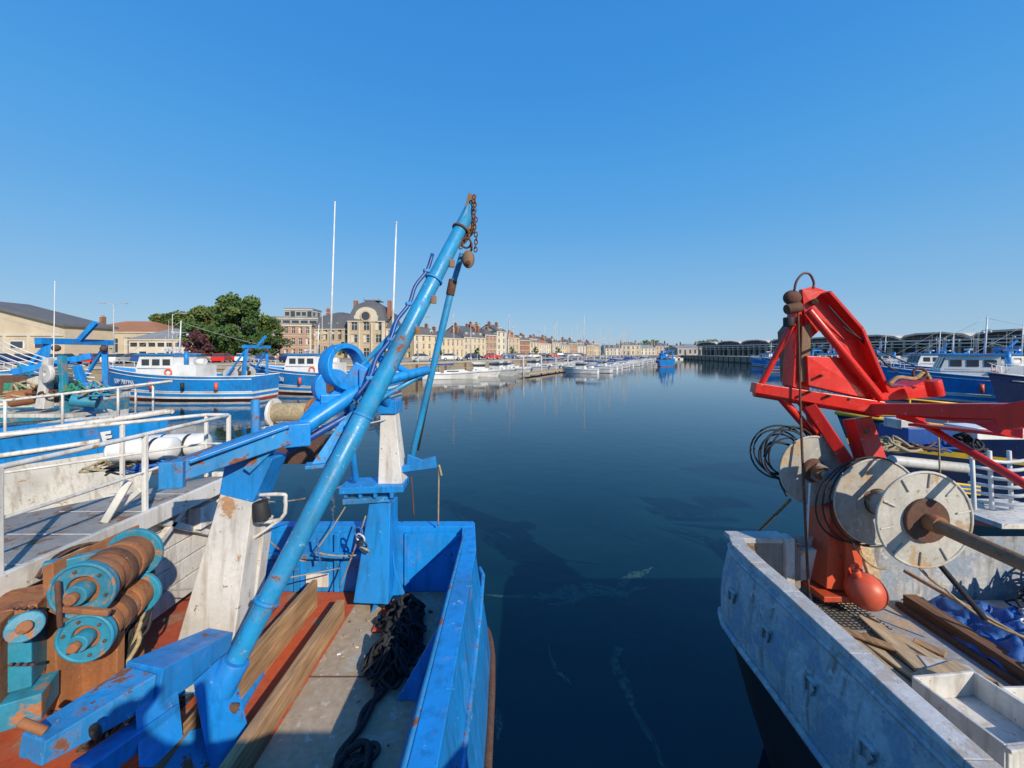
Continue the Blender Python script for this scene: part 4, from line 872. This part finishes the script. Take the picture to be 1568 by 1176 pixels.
for i in range(14): r.beam('net',black,D(2.6+i*.045,3.3,2.33),D(2.55+i*.045,3.72,2.33),.006,.006); r.beam('net',black,D(2.55,3.3+i*.032,2.328),D(3.2,3.3+i*.032,2.328),.006,.006)
r.beam('deck_timber',timberd,D(3.62,-2,2.34),D(3.75,3.7,2.34),.12,.12); r.beam('deck_timber',rust,D(3.52,-2,2.37),D(3.64,3.7,2.37),.05,.04)
for i in range(24): r.box('deck_debris',[rust,ropey,plank,timberd][i%4],D(U(2.5,3.5),U(2.2,3.7),2.392),(U(.01,.07),U(.01,.03),.012),U(0,3))
for (cx_,cy_,ca,zz) in ((2.94,2.42,.1,2.25),(3.44,2.34,.02,2.27)):
    M=D(cx_,cy_,zz); r.box('fish_box',white,M-V((0,0,.09)),(.46,.46,.02),ca)
    for dx,dy,sx,sy in ((-.23,0,.022,.46),(.23,0,.022,.46),(0,.23,.46,.022),(0,-.23,.46,.022)):
        rv=Matrix.Rotation(ca,3,'Z')@V((dx,dy,0)); r.box('fish_box',white,M+rv,(sx,sy,.16),ca)
    r.box('fish_box_rim',white,M+Matrix.Rotation(ca,3,'Z')@V((0,-.25,.07)),(.50,.03,.025),ca)
r.box('lid',steel,D(2.75,2.0,2.36),(.5,.35,.04),.3); r.box('locker',white,D(2.55,1.8,2.3),(.3,.4,.16),.1)
r.mound('tarpaulin',tarpm,D(4.15,3.05,2.42),.50,.75,.20,.1,56,9,.35)
r.mound('tarpaulin',tarpm,D(4.02,2.1,2.42),.36,.6,.16,-.2,48,9,.35)
r.mound('net',netblk,D(5.0,3.1,2.42),.55,.6,.42,.2,40,11,.45)
for i in range(8): r.pile('net',netblk,D(4.85+U(-.2,.35),2.7+i*.12,2.3),(.45,.3,0),60,.010,.5)
for i in range(3): r.pile('ropes',[ropeb,ropey,white2][i],D(4.0+.15*i,2.6+.25*i,2.2),(.25,.25,0),30,.008,.12)
r.beam('boathook',timber,D(3.6,3.6,2.0),D(4.1,2.7,2.3),.03,.03)
r.beam('gantry_column',redor,S(1272,893,3.75),S(1275,775,3.85),.36,.34,.26,.26,up=(0,1,0)); r.box('column_foot',redor,S(1275,897,3.72),(.5,.42,.05)); r.beam('column_upper',red,S(1275,775,3.98),S(1268,735,3.98),.24,.2,up=(0,1,0))
r.prism('column_gusset',redor,[S(1296,893,3.55),S(1318,893,3.55),S(1297,810,3.6)],(0,.03,0)); r.beam('timber_prop',plank,S(1345,905,3.6),S(1318,822,3.8),.1,.04); r.beam('timber_prop',timber,S(1310,900,3.65),S(1302,830,3.8),.12,.04)
r.cyl('buoy_float',orange,S(1325,926,3.5),S(1325,905,3.5),.08); r.sphere('buoy_float',orange,S(1325,905,3.5),.155,n=24); r.cyl('buoy_eye',orange,S(1313,883,3.5),S(1310,873,3.5),.033); r.torus('buoy_eye',orange,S(1309,868,3.5),(0,1,0),.028,.011)
C1=D(2.95,3.83,1.15);C2=D(3.26,3.5,1.33);C3=D(3.21,3.05,1.30);C4=D(3.12,1.6,1.32)
r.cyl('drum_shaft',rustb,C3,C4,.050,.045,n=20); r.cyl('drum_core',dkgrey,C3,C2,.11,n=20); r.cyl('drum_core',dkgrey,C2,C1,.09,n=20)
for cc,ro,kk in ((C1,.33,0),(C2,.38,1),(C3,.37,2)):
    r.cyl('drum_disc',drumw,cc,cc+V((0,.015,0)),ro,ro,44); r.torus('drum_rim',drumw,cc,(0,1,0),ro,.011,44,8)
    r.cyl('drum_boss',black if kk==1 else rust,cc-V((0,.03,0)),cc,.10 if kk<2 else .17,.17 if kk==2 else .12,28); r.cyl('drum_boss',rusto,cc-V((0,.12,0)),cc-V((0,.03,0)),.065,n=18)
    r.cyl('drum_pin',dkgrey,cc-V((0,.16,0)),cc-V((0,.12,0)),.035,n=12)
    if kk==2:
        for k in range(10):
            a_=k*pi/5+.2; e_=V((math.cos(a_),0,math.sin(a_))); r.beam('drum_ribs',drumw,cc-V((0,.006,0))+e_*.25,cc-V((0,.006,0))+e_*ro*.97,.015,.014,up=(0,1,0))
for k in range(7): 
    r.torus('hoses',black,C1+V((-.22+U(-.06,.06),.12+U(-.1,.1),.12+U(-.06,.06))),(U(-.3,.3),1,U(-.2,.2)),.24+U(-.05,.05),.009,26,6)
for k in range(3): r.torus('hoses',black,C2+V((-.03*k,.03+.02*k,-.02)),(0,1,.1*k),.40+.015*k,.008,34,6)
r.tube('hoses',black,[S(1170,700,4.0),S(1180,678,4.0),S(1210,682,4.0),S(1225,700,4.0),S(1195,730,3.9),S(1205,760,3.8)],.012,6,5)
# ---- red gantry
def q(u,v,d=3.8): return S(u,v,d)
r.beam('cross_beam',red,q(1153,593,4.0),q(1345,624,3.8),.13,.10,.16,.13); r.beam('cross_beam',red,q(1335,626,3.8),q(1570,630,2.9),.15,.10,.2,.12)
r.prism('beam_web',red,[q(1345,632,3.75),q(1568,636,2.85),q(1568,672,2.8),q(1540,668,2.85),q(1500,650,3.05)],(0,.04,0))
r.beam('beam_flange',red,q(1400,650,3.55),q(1570,668,2.85),.14,.025)
r.cyl('cross_tube',red,q(1155,600,4.02),q(1345,632,3.85),.05,n=14)
r.beam('beam_end',red,q(1535,640,2.8),q(1600,630,2.6),.14,.17)
r.prism('apex_plate',red,[q(1228,443,3.9),q(1246,438,3.9),q(1268,446,3.9),q(1300,490,3.88),q(1330,545,3.86),q(1352,600,3.84),q(1325,600,3.84),q(1290,545,3.86),q(1262,500,3.88),q(1240,520,3.9),q(1233,490,3.9)],(0,.05,0))
r.beam('apex_flange',red,q(1262,448,3.86),q(1312,505,3.84),.16,.03); r.beam('apex_flange',red,q(1312,505,3.84),q(1352,600,3.82),.16,.03)
r.prism('mast_plate',red,[q(1225,450,3.92),q(1243,450,3.92),q(1240,600,3.92),q(1214,592,3.92),q(1220,500,3.92)],(0,.16,0)); r.prism('mast_plate',rustb,[q(1200,508,4.1),q(1222,480,4.1),q(1222,590,4.1),q(1205,585,4.1)],(0,.1,0))
r.prism('mast_box',rustb,[q(1226,500,3.9),q(1240,495,3.9),q(1238,585,3.9),q(1224,585,3.9)],(0,-.02,0))
r.prism('saddle',red,[q(1236,545,3.84),q(1300,548,3.84),q(1330,580,3.82),q(1368,592,3.8),q(1400,590,3.8),q(1425,580,3.78),q(1440,590,3.76),q(1438,608,3.76),q(1345,614,3.8),q(1238,590,3.84)],(0,.22,0))
r.cyl('stay_tube',red,q(1238,475,3.84),q(1350,612,3.74),.038,n=14); r.cyl('stay_tube',red,q(1222,478,3.95),q(1165,590,4.02),.030,n=12); r.cyl('stay_tube',red,q(1216,495,3.9),q(1180,560,4.0),.02,n=10)
r.cyl('roller',red,q(1428,582,3.6),q(1434,606,3.6),.06,n=14); r.tube('ropes',timber,[q(1360,590,3.7),q(1375,578,3.7),q(1400,580,3.7),q(1415,570,3.7),q(1425,585,3.7)],.02,7,4); r.torus('ropes',rust,q(1408,572,3.7),(.3,1,0),.05,.012)
r.sphere('rusty_block',rust,q(1213,456,3.9),.085,(1,.7,.9)); r.cyl('block_cheek',rust,q(1204,474,3.85),q(1225,470,3.85),.05,n=14); r.cyl('block_cheek',black,q(1208,486,3.9),q(1208,500,3.9),.05,n=12)
r.tube('top_hoop',paint('hoop_maroon',(.12,.02,.02),.66),[q(1216,446),q(1220,430),q(1230,419),q(1240,420),q(1246,432),q(1245,442)],.011,8,4)
r.cyl('pin',rust,q(1247,462,3.84),q(1247,462,3.90),.03); 
for (u_,v_) in ((1252,530),(1258,575),(1290,530),(1320,575),(1240,600),(1270,606),(1300,611)): r.cyl('bolts',rust,q(u_,v_,3.77),q(u_,v_,3.84),.014,n=8)
r.beam('leg',red,q(1240,620,3.9),q(1308,722,3.7),.10,.10); r.beam('leg',red,q(1312,640,3.85),q(1336,716,3.75),.17,.15,.2,.15,up=(0,1,0)); r.box('leg_cut',timberd,q(1326,668,3.76),(.06,.03,.14))
r.cyl('leg',red,q(1195,608,3.98),q(1245,665,3.95),.04,n=12); r.cyl('leg',red,q(1215,605,3.98),q(1290,700,3.8),.025,n=10)
r.cyl('long_brace',red,q(1392,636,3.7),q(1575,745,2.65),.030,n=12); r.beam('long_brace',red,q(1380,632,3.75),q(1410,640,3.6),.12,.1)
r.cyl('leg_lower',red,q(1240,620,4.05),q(1262,745,4.05),.05,n=12)
for a_,c_,sg,mt,r_ in [((1222,478,3.85),(1226,640,3.8),0,rust,.01),((1226,640,3.8),(1238,905,3.6),.0,rust,.012),((1238,905,3.6),(1250,960,3.2),0,black,.015),((1268,468,3.8),(1345,545,3.8),.02,black,.008),((1345,545,3.8),(1375,570,3.8),.02,black,.008),
   ((1155,820,5),(1210,765,4.2),.0,timber,.016),((1437,670,4.6),(1440,740,4.6),0,ropey,.01),((1380,830,3.3),(1445,900,3.2),.05,ropey,.012),((1445,900,3.2),(1568,975,2.9),.05,ropey,.009),((1435,860,3.2),(1510,950,2.9),.0,netblk,.02),((1290,500,3.8),(1400,560,3.75),.03,black,.006),
   ((1300,820,3.6),(1360,870,3.5),.1,ropey,.01),((1240,740,3.7),(1235,830,3.7),.0,white2,.01)]: r.rope('ropes',mt,S(*a_),S(*c_),sg,r_)
r.finish()
o=Obj('white_pipe_rack',bevel=.004)
for i in range(6): o.tube('pipes',white2,[S(1484,700+i*13,5.0+.1*i),S(1540,708+i*13,4.9),S(1600,700+i*14,4.8)],.022,8,3)
for u_ in (1488,1515,1545): o.tube('pipes',white2,[S(u_,690,5),S(u_+4,780,5)],.022,8,1)
o.box('base',white,S(1540,785,5.0),(1.1,.8,.06)); o.finish()
o=Obj('deck_winch_box',bevel=.01)
o.box('body',dblue,S(1400,668,6.4),(.7,.5,.35)); o.box('lid',white,S(1380,648,6.4),(.3,.3,.15)); o.box('tray',white2,S(1520,660,6.5),(1.1,.5,.18)); o.cyl('reel',steel,S(1365,705,6),S(1480,717,6.2),.08)
for i in range(5): o.tube('ropes',[yellow,ropeb][i%2],[S(1350,722+i,6),S(1420,735+i*3,6),S(1500,745+i*3,6)],.02,6,3)
for i in range(4): o.pile('net',[ropey,rust,ropeb,black][i],S(1370+i*35,690,6.2),(.4,.3,0),40,.018,.3)
o.finish()

# ------------------------------------------------------------------ photographer (behind the camera, casts the shadow on the boat)
me=bpy.data.meshes.new('body'); ft=G
J=[(0,-.62,ft+.95),(0,-.62,ft+1.2),(0,-.6,ft+1.42),(0,-.58,ft+1.54),(0,-.56,ft+1.68),
   (.1,-.62,ft+.88),(.12,-.62,ft+.48),(.12,-.64,ft+.08),(.12,-.5,ft+.03),(-.1,-.62,ft+.88),(-.12,-.62,ft+.48),(-.12,-.64,ft+.08),(-.12,-.5,ft+.03),
   (.2,-.6,ft+1.4),(.3,-.45,ft+1.2),(.1,-.22,ft+1.5),(-.2,-.6,ft+1.4),(-.3,-.45,ft+1.2),(-.1,-.22,ft+1.5)]
E=[(0,1),(1,2),(2,3),(3,4),(0,5),(5,6),(6,7),(7,8),(0,9),(9,10),(10,11),(11,12),(2,13),(13,14),(14,15),(2,16),(16,17),(17,18)]
me.from_pydata(J,E,[]); ob=bpy.data.objects.new('photographer',me); sc.collection.objects.link(ob)
md=ob.modifiers.new('skin','SKIN'); rad=[.15,.14,.15,.06,.105,.09,.065,.045,.04,.09,.065,.045,.04,.065,.045,.035,.065,.045,.035]
for v,rr in zip(me.skin_vertices[0].data,rad): v.radius=(rr,rr)
me.skin_vertices[0].data[0].use_root=True
ob.modifiers.new('sub','SUBSURF').levels=2; me.materials.append(cover)

# ------------------------------------------------------------------ light, sky, camera
sd=V((.53,-.69,.50)).normalized(); el=math.asin(sd.z); az=math.atan2(sd.x,sd.y)
w=bpy.data.worlds.new('World'); sc.world=w; w.use_nodes=True; nt=w.node_tree
sk=nt.nodes.new('ShaderNodeTexSky'); sk.sky_type='NISHITA'; sk.sun_disc=False; sk.sun_elevation=el; sk.sun_rotation=az
sk.air_density=1.2; sk.dust_density=.3; sk.ozone_density=2.5
tc=nt.nodes.new('ShaderNodeTexCoord'); sp=nt.nodes.new('ShaderNodeSeparateXYZ'); nt.links.new(tc.outputs['Generated'],sp.inputs[0])
cr=nt.nodes.new('ShaderNodeValToRGB'); nt.links.new(sp.outputs[2],cr.inputs[0]); cr.color_ramp.interpolation='B_SPLINE'
els=cr.color_ramp.elements; els[0].position=0; els[0].color=(.38,.56,.72,1); els[1].position=1; els[1].color=(.020,.18,.62,1)
for p_,c_ in ((.12,(.23,.48,.77)),(.30,(.095,.39,.80)),(.55,(.040,.30,.79))):
    e_=els.new(p_); e_.color=(*c_,1)
vm=nt.nodes.new('ShaderNodeVectorMath'); vm.operation='SCALE'; nt.links.new(cr.outputs[0],vm.inputs[0]); vm.inputs['Scale'].default_value=1/.12
mx=nt.nodes.new('ShaderNodeMix'); mx.data_type='RGBA'; mx.inputs[0].default_value=.90; nt.links.new(sk.outputs[0],mx.inputs[6]); nt.links.new(vm.outputs[0],mx.inputs[7])
nt.links.new(mx.outputs[2],nt.nodes['Background'].inputs['Color']); nt.nodes['Background'].inputs['Strength'].default_value=.12
L=bpy.data.lights.new('sun','SUN'); L.energy=5.0; L.angle=math.radians(.5); L.color=(1,.89,.72)
lo=bpy.data.objects.new('sun',L); sc.collection.objects.link(lo); lo.rotation_euler=(-sd).to_track_quat('-Z','Y').to_euler(); lo.location=(10,-10,20)
cam=bpy.data.cameras.new('camera'); co=bpy.data.objects.new('camera',cam); sc.collection.objects.link(co)
co.location=(0,0,H); co.rotation_euler=(math.radians(90),0,0); cam.sensor_width=36; cam.lens=36*600/1568; cam.shift_y=-48/1568; cam.clip_start=.05; cam.clip_end=6000
sc.camera=co
sc.view_settings.view_transform='Standard'; sc.view_settings.look='None'; sc.view_settings.exposure=0
